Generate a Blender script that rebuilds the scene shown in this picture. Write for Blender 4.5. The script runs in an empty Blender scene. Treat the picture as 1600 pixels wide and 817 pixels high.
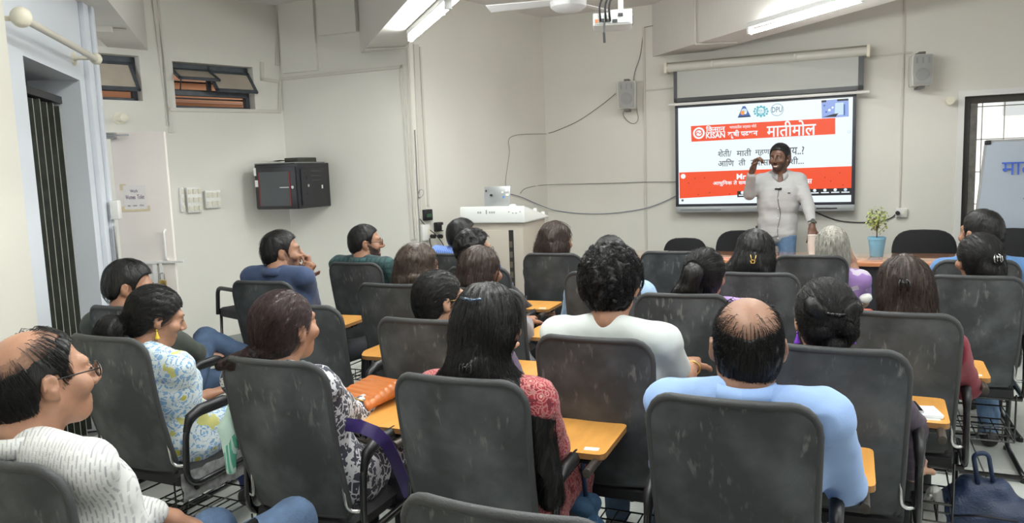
# Training room with a seated audience, a presenter and an interactive display. Blender 4.5, everything built in code.
import bpy, bmesh, math, random
import numpy as np
from mathutils import Vector, Matrix

PI = math.pi
SC = bpy.context.scene
COL = SC.collection

# ------------------------------------------------------------------ camera
F_PX, CAM_H, PITCH, ROLL = 1200.0, 1.52, math.radians(6.8), math.radians(-2.0)
cam_f = np.array([0, math.cos(PITCH), -math.sin(PITCH)])
_r0 = np.array([1.0, 0, 0]); _u0 = np.cross(_r0, cam_f)
cam_r = math.cos(ROLL) * _r0 + math.sin(ROLL) * _u0
cam_u = -math.sin(ROLL) * _r0 + math.cos(ROLL) * _u0
cam_d = bpy.data.cameras.new('camera')
cam_d.sensor_width = 36.0; cam_d.lens = 36.0 * F_PX / 1600.0
cam_d.clip_start = 0.05; cam_d.clip_end = 200
cam_o = bpy.data.objects.new('camera', cam_d); COL.objects.link(cam_o)
cam_o.matrix_world = Matrix(((cam_r[0], cam_u[0], -cam_f[0], 0), (cam_r[1], cam_u[1], -cam_f[1], 0), (cam_r[2], cam_u[2], -cam_f[2], CAM_H), (0, 0, 0, 1)))
SC.camera = cam_o

# ------------------------------------------------------------------ world, exposure
world = bpy.data.worlds.new('daylight'); SC.world = world; world.use_nodes = True
world.node_tree.nodes['Background'].inputs[0].default_value = (0.93, 0.97, 1.0, 1)
world.node_tree.nodes['Background'].inputs[1].default_value = 1.8
SC.view_settings.view_transform = 'Standard'; SC.view_settings.look = 'None'
SC.view_settings.exposure = 0.12; SC.view_settings.gamma = 1.0
SC.view_settings.use_curve_mapping = False
TUBE_W = 13.0          # watts of each ceiling tube lamp


def tube_light(loc, direction, power=TUBE_W, length=1.15):
    """The light of one fluorescent lamp: a narrow area light facing down along the lamp."""
    d = bpy.data.lights.new('tube_light', 'AREA'); d.shape = 'RECTANGLE'
    d.size = length; d.size_y = 0.09; d.energy = power; d.color = (0.95, 1.0, 0.975)
    o = bpy.data.objects.new('tube_light', d); COL.objects.link(o)
    o.location = loc; o.rotation_euler = (0, 0, direction)
    return o


# ------------------------------------------------------------------ finding points: rays of the camera
def ray(px, py):
    return cam_f + cam_r * ((px - 800) / F_PX) - cam_u * ((py - 408.5) / F_PX)


def at_z(px, py, z):
    d = ray(px, py)
    return d * ((z - CAM_H) / d[2]) + np.array([0, 0, CAM_H])


class Frame:
    """A vertical frame: x along a wall (right as seen from the room), y into the wall, z up."""
    def __init__(s, ox, oy, yaw):
        s.o = np.array([ox, oy, 0.0]); s.yaw = math.radians(yaw)
        s.u = np.array([math.cos(s.yaw), math.sin(s.yaw), 0]); s.v = np.array([-math.sin(s.yaw), math.cos(s.yaw), 0])

    def loc(s, px, py, off=0.0):
        """local (x, y, z) of the pixel's ray on the plane y = -off"""
        d = ray(px, py); e = np.array([0, 0, CAM_H]) - s.o
        t = (-off - e @ s.v) / (d @ s.v)
        p = e + d * t
        return np.array([p @ s.u, -off, p[2]])

    def world(s, x, y, z):
        return s.o + s.u * x + s.v * y + np.array([0, 0, z])

    def local(s, p):
        q = np.asarray(p, float) - s.o
        return np.array([q @ s.u, q @ s.v, q[2]])


# ------------------------------------------------------------------ materials
MATS = {}


def new_mat(name):
    m = bpy.data.materials.new(name); m.use_nodes = True
    nt = m.node_tree
    return m, nt, nt.nodes, nt.links, nt.nodes['Principled BSDF']


def setv(b, **k):
    for a, v in k.items():
        b.inputs[a.replace('_', ' ')].default_value = v


def mat(name, col, rough=0.6, metal=0.0, var=0.0, vscale=6.0, bump=0.0, bscale=80.0, emit=0.0, coat=0.0, spec=0.5, stretch=None, sheen=0.0):
    if name in MATS: return MATS[name]
    m, nt, N, L, b = new_mat(name)
    c = (*col, 1)
    setv(b, Base_Color=c, Roughness=rough, Metallic=metal)
    b.inputs['Specular IOR Level'].default_value = spec
    b.inputs['Coat Weight'].default_value = coat
    b.inputs['Sheen Weight'].default_value = sheen
    if emit:
        b.inputs['Emission Color'].default_value = c; b.inputs['Emission Strength'].default_value = emit
    if var or bump:
        tc = N.new('ShaderNodeTexCoord'); mp = N.new('ShaderNodeMapping'); L.new(tc.outputs['Object'], mp.inputs[0])
        if stretch: mp.inputs['Scale'].default_value = stretch
        if var:
            n = N.new('ShaderNodeTexNoise'); n.inputs['Scale'].default_value = vscale; n.inputs['Detail'].default_value = 5
            L.new(mp.outputs[0], n.inputs['Vector'])
            r = N.new('ShaderNodeValToRGB'); L.new(n.outputs['Fac'], r.inputs[0])
            r.color_ramp.elements[0].position = 0.3; r.color_ramp.elements[1].position = 0.7
            r.color_ramp.elements[0].color = (*[max(0, x * (1 - var)) for x in col], 1)
            r.color_ramp.elements[1].color = (*[min(1, x * (1 + var)) for x in col], 1)
            L.new(r.outputs[0], b.inputs['Base Color'])
        if bump:
            n2 = N.new('ShaderNodeTexNoise'); n2.inputs['Scale'].default_value = bscale; n2.inputs['Detail'].default_value = 3
            L.new(mp.outputs[0], n2.inputs['Vector'])
            bp = N.new('ShaderNodeBump'); bp.inputs['Strength'].default_value = bump; bp.inputs['Distance'].default_value = 0.01
            L.new(n2.outputs['Fac'], bp.inputs['Height']); L.new(bp.outputs[0], b.inputs['Normal'])
    MATS[name] = m
    return m


def tex_cloth(name, layers, base, rough=0.85, bump=0.25, bscale=260):
    """Printed cloth: layers of (kind, scale, threshold, colour) painted one over the other on object coordinates."""
    if name in MATS: return MATS[name]
    m, nt, N, L, b = new_mat(name)
    setv(b, Roughness=rough); b.inputs['Sheen Weight'].default_value = 0.1
    tc = N.new('ShaderNodeTexCoord')
    cur = N.new('ShaderNodeRGB'); cur.outputs[0].default_value = (*base, 1); cur = cur.outputs[0]
    for ly in layers:
        kind, sc, th, col = ly[:4]
        mp = N.new('ShaderNodeMapping'); L.new(tc.outputs['Object'], mp.inputs[0])
        if len(ly) > 4: mp.inputs['Scale'].default_value = ly[4]
        if len(ly) > 5: mp.inputs['Rotation'].default_value = ly[5]
        if len(ly) > 6: mp.inputs['Location'].default_value = ly[6]
        out = None
        if kind in ('dot', 'ring', 'edge'):
            v = N.new('ShaderNodeTexVoronoi'); v.inputs['Scale'].default_value = sc
            if kind == 'edge': v.feature = 'DISTANCE_TO_EDGE'
            L.new(mp.outputs[0], v.inputs['Vector']); src = v.outputs['Distance']
            if kind == 'ring':
                mm = N.new('ShaderNodeMath'); mm.operation = 'MULTIPLY'; mm.inputs[1].default_value = 30.0; L.new(src, mm.inputs[0])
                ss = N.new('ShaderNodeMath'); ss.operation = 'SINE'; L.new(mm.outputs[0], ss.inputs[0])
                g = N.new('ShaderNodeMath'); g.operation = 'GREATER_THAN'; g.inputs[1].default_value = th; L.new(ss.outputs[0], g.inputs[0])
            else:
                g = N.new('ShaderNodeMath'); g.operation = 'LESS_THAN'; g.inputs[1].default_value = th; L.new(src, g.inputs[0])
            out = g.outputs[0]
        elif kind == 'noise':
            v = N.new('ShaderNodeTexNoise'); v.inputs['Scale'].default_value = sc; v.inputs['Detail'].default_value = 2
            L.new(mp.outputs[0], v.inputs['Vector'])
            g = N.new('ShaderNodeMath'); g.operation = 'GREATER_THAN'; g.inputs[1].default_value = th; L.new(v.outputs['Fac'], g.inputs[0]); out = g.outputs[0]
        elif kind == 'wave':
            v = N.new('ShaderNodeTexWave'); v.inputs['Scale'].default_value = sc; v.bands_direction = 'X'
            L.new(mp.outputs[0], v.inputs['Vector'])
            g = N.new('ShaderNodeMath'); g.operation = 'GREATER_THAN'; g.inputs[1].default_value = th; L.new(v.outputs['Fac'], g.inputs[0]); out = g.outputs[0]
        elif kind == 'dash':
            v = N.new('ShaderNodeTexBrick'); v.inputs['Scale'].default_value = sc; v.inputs['Mortar Size'].default_value = th
            v.inputs['Color1'].default_value = (1, 1, 1, 1); v.inputs['Color2'].default_value = (.45, .45, .45, 1); v.inputs['Mortar'].default_value = (0, 0, 0, 1)
            v.inputs['Brick Width'].default_value = .9; v.inputs['Row Height'].default_value = .34; v.inputs['Mortar Smooth'].default_value = .3
            sp = N.new('ShaderNodeSeparateXYZ'); cb = N.new('ShaderNodeCombineXYZ'); L.new(mp.outputs[0], sp.inputs[0])
            am = N.new('ShaderNodeMath'); am.operation = 'MULTIPLY_ADD'; am.inputs[1].default_value = .8; L.new(sp.outputs['Y'], am.inputs[0]); L.new(sp.outputs['X'], am.inputs[2])
            L.new(sp.outputs['Z'], cb.inputs['X']); L.new(am.outputs[0], cb.inputs['Y'])
            L.new(cb.outputs[0], v.inputs['Vector']); out = v.outputs['Color']
        mx = N.new('ShaderNodeMix'); mx.data_type = 'RGBA'; L.new(out, mx.inputs['Factor']); L.new(cur, mx.inputs['A']); mx.inputs['B'].default_value = (*col, 1)
        cur = mx.outputs['Result']
    L.new(cur, b.inputs['Base Color'])
    n2 = N.new('ShaderNodeTexNoise'); n2.inputs['Scale'].default_value = bscale; L.new(tc.outputs['Object'], n2.inputs['Vector'])
    bp = N.new('ShaderNodeBump'); bp.inputs['Strength'].default_value = bump; bp.inputs['Distance'].default_value = 0.003
    L.new(n2.outputs['Fac'], bp.inputs['Height']); L.new(bp.outputs[0], b.inputs['Normal'])
    MATS[name] = m
    return m


# ------------------------------------------------------------------ objects
def link(name, me, mats, parent=None, smooth=False, M=None):
    o = bpy.data.objects.new(name, me); COL.objects.link(o)
    for m in (mats if isinstance(mats, (list, tuple)) else [mats]): me.materials.append(m)
    if smooth is True:
        me.polygons.foreach_set('use_smooth', [True] * len(me.polygons))
    elif smooth:                                  # an angle: sharp edges stay sharp
        me.polygons.foreach_set('use_smooth', [True] * len(me.polygons))
        me.set_sharp_from_angle(angle=math.radians(smooth))
    if parent is not None: o.parent = parent
    if M is not None: o.matrix_local = M
    return o


def tag(o, label=None, cat=None, group=None, kind=None):
    if label: o['label'] = label
    if cat: o['category'] = cat
    if group: o['group'] = group
    if kind: o['kind'] = kind
    return o


def thing(name, label, cat, loc=(0, 0, 0), rz=0.0, group=None, frame=None):
    """An Empty at the thing's base that parents its parts (frame: local x,y,z in that wall's frame)."""
    o = bpy.data.objects.new(name, None); COL.objects.link(o); o.empty_display_size = 0.1
    if frame is not None:
        loc = frame.world(*loc); rz = frame.yaw + rz
    o.location = tuple(float(c) for c in loc); o.rotation_euler = (0, 0, rz)
    return tag(o, label, cat, group)


def kids(o):
    return [c for c in KID.get(o.name, [])]


KID = {}


def copy_tree(o, parent=None):
    c = o.copy(); COL.objects.link(c)
    if parent is not None: c.parent = parent
    for ch in list(o.children): copy_tree(ch, c)
    return c


def rot_z(a):
    return np.array([[math.cos(a), -math.sin(a), 0], [math.sin(a), math.cos(a), 0], [0, 0, 1.0]])


def fillet(path, r, n=5):
    """Round the inner corners of a polyline."""
    P = [np.array(p, float) for p in path]; out = [P[0]]
    for i in range(1, len(P) - 1):
        a, b, c = P[i - 1], P[i], P[i + 1]
        d1 = a - b; d2 = c - b; l1 = np.linalg.norm(d1); l2 = np.linalg.norm(d2)
        if l1 < 1e-6 or l2 < 1e-6: continue
        q = min(r, l1 * .48, l2 * .48)
        s, e = b + d1 / l1 * q, b + d2 / l2 * q
        for k in range(n + 1):
            t = k / n
            out.append((1 - t) ** 2 * s + 2 * t * (1 - t) * b + t * t * e)
    out.append(P[-1])
    return out


class MB:
    """Collects boxes, tubes, lathes and grids into one mesh."""
    def __init__(s):
        s.v = []; s.f = []; s.m = []

    def add(s, v, f, m=0):
        o = len(s.v); s.v += [tuple(float(c) for c in p) for p in v]
        s.f += [tuple(i + o for i in q) for q in f]; s.m += [m] * len(f)
        return s

    def box(s, c, size, R=None, m=0):
        hx, hy, hz = [d / 2 for d in size]
        V = np.array([(x, y, z) for z in (-hz, hz) for y in (-hy, hy) for x in (-hx, hx)], float)
        if R is not None: V = V @ np.asarray(R).T
        V = V + np.asarray(c, float)
        return s.add(V, [(0, 2, 3, 1), (4, 5, 7, 6), (0, 1, 5, 4), (2, 6, 7, 3), (0, 4, 6, 2), (1, 3, 7, 5)], m)

    def box2(s, a, b, m=0):
        a = np.asarray(a, float); b = np.asarray(b, float)
        return s.box((a + b) / 2, np.abs(b - a), None, m)

    def tube(s, path, r, n=8, cap=True, m=0, closed=False):
        P = [np.array(p, float) for p in path]; k = len(P)
        R = r if isinstance(r, (list, tuple, np.ndarray)) else [r] * k
        V = []; up = None
        for i in range(k):
            if closed: t = P[(i + 1) % k] - P[i - 1]
            else: t = P[min(i + 1, k - 1)] - P[max(i - 1, 0)]
            t = t / (np.linalg.norm(t) + 1e-12)
            if up is None:
                a = np.array([0, 0, 1.0]) if abs(t[2]) < .9 else np.array([1.0, 0, 0])
                up = a - t * (a @ t)
            else: up = up - t * (up @ t)
            up = up / (np.linalg.norm(up) + 1e-12); w = np.cross(t, up)
            for j in range(n):
                an = 2 * PI * j / n
                V.append(P[i] + (up * math.cos(an) + w * math.sin(an)) * R[i])
        Fc = []
        for i in range(k if closed else k - 1):
            i2 = (i + 1) % k
            for j in range(n):
                Fc.append((i * n + j, i * n + (j + 1) % n, i2 * n + (j + 1) % n, i2 * n + j))
        if cap and not closed:
            Fc.append(tuple(range(n - 1, -1, -1))); Fc.append(tuple((k - 1) * n + j for j in range(n)))
        return s.add(V, Fc, m)

    def cyl(s, a, b, r, n=14, m=0):
        return s.tube([a, b], r, n, True, m)

    def lathe(s, prof, n=20, c=(0, 0, 0), R=None, m=0):
        """prof: (radius, z) pairs from bottom to top, spun around z."""
        V = []; Fc = []
        for (r, z) in prof:
            for j in range(n):
                an = 2 * PI * j / n; V.append((r * math.cos(an), r * math.sin(an), z))
        for i in range(len(prof) - 1):
            for j in range(n):
                Fc.append((i * n + j, i * n + (j + 1) % n, (i + 1) * n + (j + 1) % n, (i + 1) * n + j))
        Fc.append(tuple(range(n - 1, -1, -1))); Fc.append(tuple((len(prof) - 1) * n + j for j in range(n)))
        V = np.array(V)
        if R is not None: V = V @ np.asarray(R).T
        return s.add(V + np.asarray(c, float), Fc, m)

    def ball(s, c, r, n=10, R=None, m=0):
        r = (r, r, r) if np.isscalar(r) else r
        V = []; Fc = []; k = max(4, n // 2 + 1)
        for i in range(k + 1):
            th = PI * i / k
            for j in range(n):
                ph = 2 * PI * j / n
                V.append((r[0] * math.sin(th) * math.cos(ph), r[1] * math.sin(th) * math.sin(ph), -r[2] * math.cos(th)))
        for i in range(k):
            for j in range(n):
                Fc.append((i * n + j, i * n + (j + 1) % n, (i + 1) * n + (j + 1) % n, (i + 1) * n + j))
        V = np.array(V)
        if R is not None: V = V @ np.asarray(R).T
        return s.add(V + np.asarray(c, float), Fc, m)

    def prism(s, poly, y0, y1, m=0):
        """polygon of (x, z) pushed from y0 to y1"""
        n = len(poly)
        V = [(x, y0, z) for x, z in poly] + [(x, y1, z) for x, z in poly]
        Fc = [tuple(range(n)), tuple(range(2 * n - 1, n - 1, -1))]
        for j in range(n): Fc.append((j, n + j, n + (j + 1) % n, (j + 1) % n))
        return s.add(V, Fc, m)

    def build(s, name, mats, parent=None, smooth=False, bevel=0.0, M=None, seg=2):
        me = bpy.data.meshes.new(name); me.from_pydata(s.v, [], s.f)
        if any(s.m): me.polygons.foreach_set('material_index', s.m)
        bm = bmesh.new(); bm.from_mesh(me)
        bmesh.ops.remove_doubles(bm, verts=bm.verts, dist=1e-5)
        bmesh.ops.recalc_face_normals(bm, faces=bm.faces)
        if bevel:
            ed = [e for e in bm.edges if e.is_manifold and e.calc_face_angle(0) > .6]
            bmesh.ops.bevel(bm, geom=ed, offset=bevel, segments=seg, affect='EDGES', profile=.5, clamp_overlap=True)
        bm.to_mesh(me); bm.free()
        return link(name, me, mats, parent, smooth if smooth else (40 if bevel else False), M)


def fit_text(name, body, m, parent, x0, x1, z0, z1, y=0.0, bold=0.0):
    """Flat lettering fitted into the box x0..x1, z0..z1 of the parent's xz plane, facing -y."""
    c = bpy.data.curves.new(name, 'FONT'); c.body = body; c.offset = bold; c.resolution_u = 2
    o = bpy.data.objects.new(name, c); COL.objects.link(o)
    bpy.context.view_layer.update()
    me = bpy.data.meshes.new_from_object(o.evaluated_get(bpy.context.evaluated_depsgraph_get()))
    bpy.data.objects.remove(o); bpy.data.curves.remove(c)
    n = len(me.vertices); a = np.empty(n * 3); me.vertices.foreach_get('co', a); a = a.reshape(-1, 3)
    lo, hi = a.min(0), a.max(0)
    b = np.empty_like(a)
    b[:, 0] = x0 + (a[:, 0] - lo[0]) / (hi[0] - lo[0]) * (x1 - x0)
    b[:, 2] = z0 + (a[:, 1] - lo[1]) / (hi[1] - lo[1]) * (z1 - z0)
    b[:, 1] = y
    me.vertices.foreach_set('co', b.ravel()); me.materials.clear()
    return link(name, me, m, parent)
# ================================================================== SETTING
CEIL = 3.125
FR = Frame(0.414, 8.483, -24)            # wall with the display
AW = Frame(-2.13, 7.436, 46)            # left wall with the two high windows
BW = Frame(-2.13, 7.436, -22)           # wall behind the network cabinet
LW = Frame(-2.596, 4.928, 105)           # near left wall with the folding shutter
_e = BW.loc(648, 250); EDGE = BW.world(_e[0], 0, 0)
CW = Frame(EDGE[0], EDGE[1], math.degrees(math.atan2(FR.o[1] - EDGE[1], FR.o[0] - EDGE[0])))
C_LEN = math.hypot(FR.o[1] - EDGE[1], FR.o[0] - EDGE[0]); B_LEN = _e[0]

wall_m = mat('wall_paint', (0.755, 0.735, 0.67), 0.75, var=0.03, vscale=1.3, bump=0.06, bscale=40)
wall_left_m = mat('left_wall_paint', (0.69, 0.72, 0.77), 0.7, var=0.02, vscale=1.5, bump=0.05, bscale=40)
ceil_m = mat('ceiling_paint', (0.76, 0.73, 0.71), 0.8, var=0.03, vscale=2)
trim_m = mat('trunking_plastic', (0.64, 0.61, 0.55), 0.5)
white_pl = mat('white_plastic', (0.80, 0.79, 0.76), 0.4)
cream_pl = mat('cream_plastic', (0.80, 0.76, 0.62), 0.4)
steel_dk = mat('painted_window_steel', (0.075, 0.085, 0.10), 0.5, var=0.2, vscale=20)
black_pl = mat('black_plastic', (0.012, 0.012, 0.014), 0.4)
cable_bk = mat('black_cable', (0.02, 0.02, 0.022), 0.5)
cable_gr = mat('grey_cable', (0.22, 0.21, 0.20), 0.6)
cable_bl = mat('blue_grey_cable', (0.16, 0.18, 0.26), 0.6)
chrome = mat('bright_metal', (0.62, 0.62, 0.63), 0.25, 1.0)
brass = mat('brass', (0.55, 0.38, 0.14), 0.35, 1.0)


def wall_mesh(name, fr, x0, x1, holes=(), th=0.24, m=None, z1=None):
    """A wall slab in its frame with rectangular openings (x0, x1, z0, z1)."""
    z1 = z1 or CEIL + 0.1
    xs = sorted({x0, x1, *[h[0] for h in holes], *[h[1] for h in holes]}); zs = sorted({0.0, z1, *[h[2] for h in holes], *[h[3] for h in holes]})
    mb = MB()
    def solid(i, j):
        if i < 0 or j < 0 or i >= len(xs) - 1 or j >= len(zs) - 1: return False
        cx, cz = (xs[i] + xs[i + 1]) / 2, (zs[j] + zs[j + 1]) / 2
        return not any(h[0] < cx < h[1] and h[2] < cz < h[3] for h in holes)
    for i in range(len(xs) - 1):
        for j in range(len(zs) - 1):
            if not solid(i, j): continue
            a, b, c, d = xs[i], xs[i + 1], zs[j], zs[j + 1]
            mb.add([(a, 0, c), (b, 0, c), (b, 0, d), (a, 0, d)], [(0, 1, 2, 3)])
            mb.add([(a, th, c), (b, th, c), (b, th, d), (a, th, d)], [(3, 2, 1, 0)])
            if not solid(i - 1, j): mb.add([(a, 0, c), (a, th, c), (a, th, d), (a, 0, d)], [(3, 2, 1, 0)])
            if not solid(i + 1, j): mb.add([(b, 0, c), (b, th, c), (b, th, d), (b, 0, d)], [(0, 1, 2, 3)])
            if not solid(i, j - 1): mb.add([(a, 0, c), (b, 0, c), (b, th, c), (a, th, c)], [(3, 2, 1, 0)])
            if not solid(i, j + 1): mb.add([(a, 0, d), (b, 0, d), (b, th, d), (a, th, d)], [(0, 1, 2, 3)])
    o = mb.build(name, m or wall_m)
    o.location = tuple(fr.o); o.rotation_euler = (0, 0, fr.yaw)
    return tag(o, kind='structure')


def bar(mb, fr, p, q, w, off=0.0, th=0.02):
    """A straight strip between two pixels laid on the wall plane."""
    a = fr.loc(*p); b = fr.loc(*q); d = b - a; L = math.hypot(d[0], d[2]); an = math.atan2(d[2], d[0])
    R = np.array([[math.cos(an), 0, -math.sin(an)], [0, 1, 0], [math.sin(an), 0, math.cos(an)]])
    c = (a + b) / 2; c[1] = -off - th / 2
    mb.box(c, (L + w, th, w), R)


def put(o, fr):
    o.location = tuple(fr.o); o.rotation_euler = (0, 0, fr.yaw); return o


# openings
win_f = (FR.loc(1504, 250)[0], FR.loc(1504, 250)[0] + 1.5, FR.loc(1504, 386)[2], FR.loc(1506, 151)[2])
wa2 = [AW.loc(272, 97), AW.loc(397, 172)]
win_2 = (AW.loc(272, 130)[0], AW.loc(397, 140)[0], AW.loc(330, 171)[2], AW.loc(330, 100)[2])
win_1 = (AW.loc(221, 130)[0] - 0.95, AW.loc(221, 130)[0], AW.loc(200, 157)[2], AW.loc(200, 86)[2])
rec = (LW.loc(38, 110)[0], LW.loc(126, 140)[0], 0.0, 2.136)

wall_mesh('wall_front', FR, 0.0, 6.2, [win_f])
wall_mesh('wall_corner', CW, 0.0, C_LEN)
wall_mesh('wall_middle', BW, 0.0, B_LEN)
wall_mesh('wall_side', AW, -4.2, 0.0, [win_1, win_2])
wall_mesh('wall_left', LW, -8.6, 0.0, [rec], m=wall_left_m, th=0.30)
RW = Frame(*FR.world(6.2, 0, 0)[:2], -114)
wall_mesh('wall_right', RW, 0.0, 10.5, [(1.4, 3.0, 0.95, 2.5), (4.2, 5.8, 0.95, 2.5), (7.0, 8.6, 0.95, 2.5)])
_b0 = RW.world(10.5, 0, 0); _b1 = LW.world(-8.6, 0, 0)
BK = Frame(_b0[0], _b0[1], math.degrees(math.atan2(_b1[1] - _b0[1], _b1[0] - _b0[0])))
wall_mesh('wall_back', BK, 0.0, float(np.linalg.norm(_b1 - _b0)))
_p = AW.world(-4.2, 0, 0); _q = LW.world(0.0, 0.30, 0)

for nm, z, mm in (('ceiling', CEIL, ceil_m),):
    poly = [FR.world(0, .1, 0), FR.world(6.3, .1, 0), RW.world(10.6, .1, 0), BK.world(float(np.linalg.norm(_b1 - _b0)) + .1, .1, 0), LW.world(0, .3, 0), _q + [-2.2, .2, 0], _p + [-1.2, 0, 0], AW.world(-4.2, .1, 0), AW.world(0, .1, 0), EDGE + CW.v * .1]
    n = len(poly); mb = MB()
    mb.add([(p[0], p[1], z) for p in poly] + [(p[0], p[1], z + .12) for p in poly], [tuple(range(n))] + [tuple(range(2 * n - 1, n - 1, -1))] + [(i, (i + 1) % n, n + (i + 1) % n, n + i) for i in range(n)])
    tag(mb.build(nm, mm), kind='structure')

# floor: slab with stone tiles laid in it, square to the front wall
grout_m = mat('grout', (0.16, 0.16, 0.15), 0.8)
tile_m = mat('polished_stone_tile', (0.55, 0.57, 0.53), 0.25, var=0.12, vscale=3.0)
fl = MB(); fl.box((0.3, 3.6, -0.06), (11.5, 15.5, 0.10)); floor = tag(fl.build('floor', grout_m), kind='structure')
T = 0.6; tme = None
ry = rot_z(math.radians(-24))
for i in range(-9, 13):
    for j in range(1, 17):
        c = ry @ np.array([(i + .5) * T, (j + .5) * T, 0])
        s = abs(c[0]) / max(c[1], .1)
        if s > 1.5 or c[1] < 1.0 or c[1] > 8.5: continue
        if (c - FR.o) @ FR.v > -.2 or (c - RW.o) @ RW.v > -.2 or (c - AW.o) @ AW.v > 0 or (c - LW.o) @ LW.v > -.2: continue
        if tme is None:
            o = MB().box((0, 0, -.006), (T - .006, T - .006, .012)).build('tile', tile_m, floor, bevel=.0015, seg=1); tme = o.data
        else:
            o = bpy.data.objects.new('tile', tme); COL.objects.link(o); o.parent = floor
        o.location = (c[0], c[1], 0.0 + 0.0006 * ((i * 7 + j * 3) % 3 - 1)); o.rotation_euler = (0, 0, math.radians(-24))

# diagonal ceiling beams, tapering out against the walls they meet
BZ = 2.611
bd = np.array([math.cos(math.radians(-71.5)), math.sin(math.radians(-71.5)), 0])
beam_m = mat('beam_paint', (0.68, 0.655, 0.615), 0.7, bump=0.12, bscale=14, stretch=(1, 9, 1), var=.02)
BEAMS = []
for k, (pl, pr, back, ln) in enumerate((((570, 76), (634, 72), 0.5, 6.5), ((1019, 89), (1142, 72), 0.9, 8.0), ((182.5, 87), (240.7, 91), 0.6, 4.6))):
    a = at_z(*pl, BZ); b = at_z(*pr, BZ)
    V = [a - bd * back, a + bd * ln, b + bd * ln, b - bd * back]
    mb = MB().add([(p[0], p[1], BZ) for p in V] + [(p[0], p[1], CEIL) for p in V], [(0, 1, 2, 3), (7, 6, 5, 4), (0, 4, 5, 1), (1, 5, 6, 2), (2, 6, 7, 3), (3, 7, 4, 0)])
    tag(mb.build('ceiling_beam', beam_m), kind='structure'); BEAMS.append((a, b))

# skirting strip along the middle wall and corner
for nm, fr, x0, x1 in (('baseboard_middle', BW, 0, B_LEN), ('baseboard_corner', CW, 0, C_LEN), ('baseboard_front', FR, 0, 6.2), ('baseboard_side', AW, -4.2, 0)):
    tag(put(MB().box2((x0, -.015, 0), (x1, 0, .10)).build(nm, mat('skirting_stone', (.30, .31, .29), .5)), fr), kind='structure')

# plastic cable trunking and ledges on the walls
trims = [
    (AW, [((434, 14), (432, 100), .03), ((409, 100), (409, 124), .03), ((409, 124), (432, 127), .03), ((437, 128), (436, 172), .025), ((264, 171), (436, 174), .03)]),
    (AW, [((240, 0), (266, 204), .035), ((246, 0), (262, 195), .02)]),
    (BW, [((436, 124), (628, 104), .028), ((628, 104), (646, 372), .028), ((637, 76), (651, 372), .02)]),
    (CW, [((649, 75), (662, 392), .06), ((655, 75), (668, 320), .02)]),
    (FR, [((1006, 45), (1010, 388), .022), ((1414, -5), (1405, 326), .013), ((1352, 89), (1424, 82), .015)]),
    (FR, [((1010, 141), (1050, 137), .012), ((974, 131), (1006, 126), .015)]),
]
for i, (fr, runs) in enumerate(trims):
    mb = MB()
    for p, q, w in runs: bar(mb, fr, p, q, w, 0, .016)
    tag(put(mb.build('trim_%d' % (i + 1), trim_m), fr), kind='structure')
mb = MB()
p = BW.loc(437, 14); q = BW.loc(498, 110); mb.box2((p[0], -.03, q[2]), (q[0], 0, CEIL))
p = BW.loc(498, 0); q = BW.loc(561, 50); mb.box2((p[0], -.05, q[2]), (q[0], 0, CEIL))
tag(put(mb.build('trim_7', wall_m), BW), kind='structure')
# conduit along the first and second beam
mb = MB(); a, b = BEAMS[1]
s0 = at_z(1086, 69, BZ - .01); s1 = at_z(1152, 66, BZ - .01); mb.tube([s0, s1], .010, 6)
mb.tube([s0, s0 + np.array([0, 0, .7])], .010, 6)
s0 = at_z(571, 77, BZ - .01); s1 = at_z(634, 74, BZ - .01); mb.tube([s0, s1], .010, 6)
s0 = at_z(145, 44, BZ - .01); s1 = at_z(197, 47, BZ - .01); mb.tube([s0, s1], .010, 6)
mb.box(at_z(163, 46, BZ - .02), (.10, .05, .04), rot_z(.3))
tag(mb.build('trim_8', trim_m), kind='structure')

# near-left pilaster and door casing strips of the left wall
tag(put(MB().box2((-6.3, -.10, 0), (LW.loc(8, 420)[0], 0, 2.6)).build('trim_9', mat('cream_paint', (.68, .655, .58), .7)), LW), kind='structure')
tag(put(MB().box2((-.16, -.03, 0), (0, 0, CEIL)).box2((-.045, -.05, 0), (0.02, -.03, CEIL)).build('trim_10', wall_left_m, bevel=.004), LW), kind='structure')

# folded metal shutter in the left wall's opening
dark_m = mat('dark_recess', (.012, .012, .012), .8)
tag(put(MB().box2((rec[0], .28, 0), (rec[1], .30, rec[3])).build('door_2', dark_m), LW), kind='structure')
sh = thing('folding_shutter', 'dark olive folding metal shutter gathered in the left wall opening', 'shutter', (rec[0], .16, 0), frame=LW)
slat_m = mat('shutter_paint', (.055, .06, .05), .5, .2, var=.35, vscale=9)
edge_m = mat('shutter_worn_edge', (.50, .48, .40), .5)
sw = (rec[1] - rec[0]) / 8.3
for i in range(8):
    x = .01 + i * sw; zt = 1.99 - .008 * (i % 2)
    s = MB().prism([(x, .03), (x + sw * .78, .03), (x + sw * .78, zt), (x, zt)], -.02, .0).prism([(x + sw * .70, .03), (x + sw * .78, .03), (x + sw * .78, zt), (x + sw * .70, zt)], -.05, .0).build('slat', slat_m, sh)
    MB().box2((x + sw * .78, -.05, .03), (x + sw * .84, -.035, zt)).build('worn_edge', edge_m, s)
MB().box2((0, -.055, 2.0), (rec[1] - rec[0], .02, 2.04)).build('top_rail', black_pl, sh)

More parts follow.
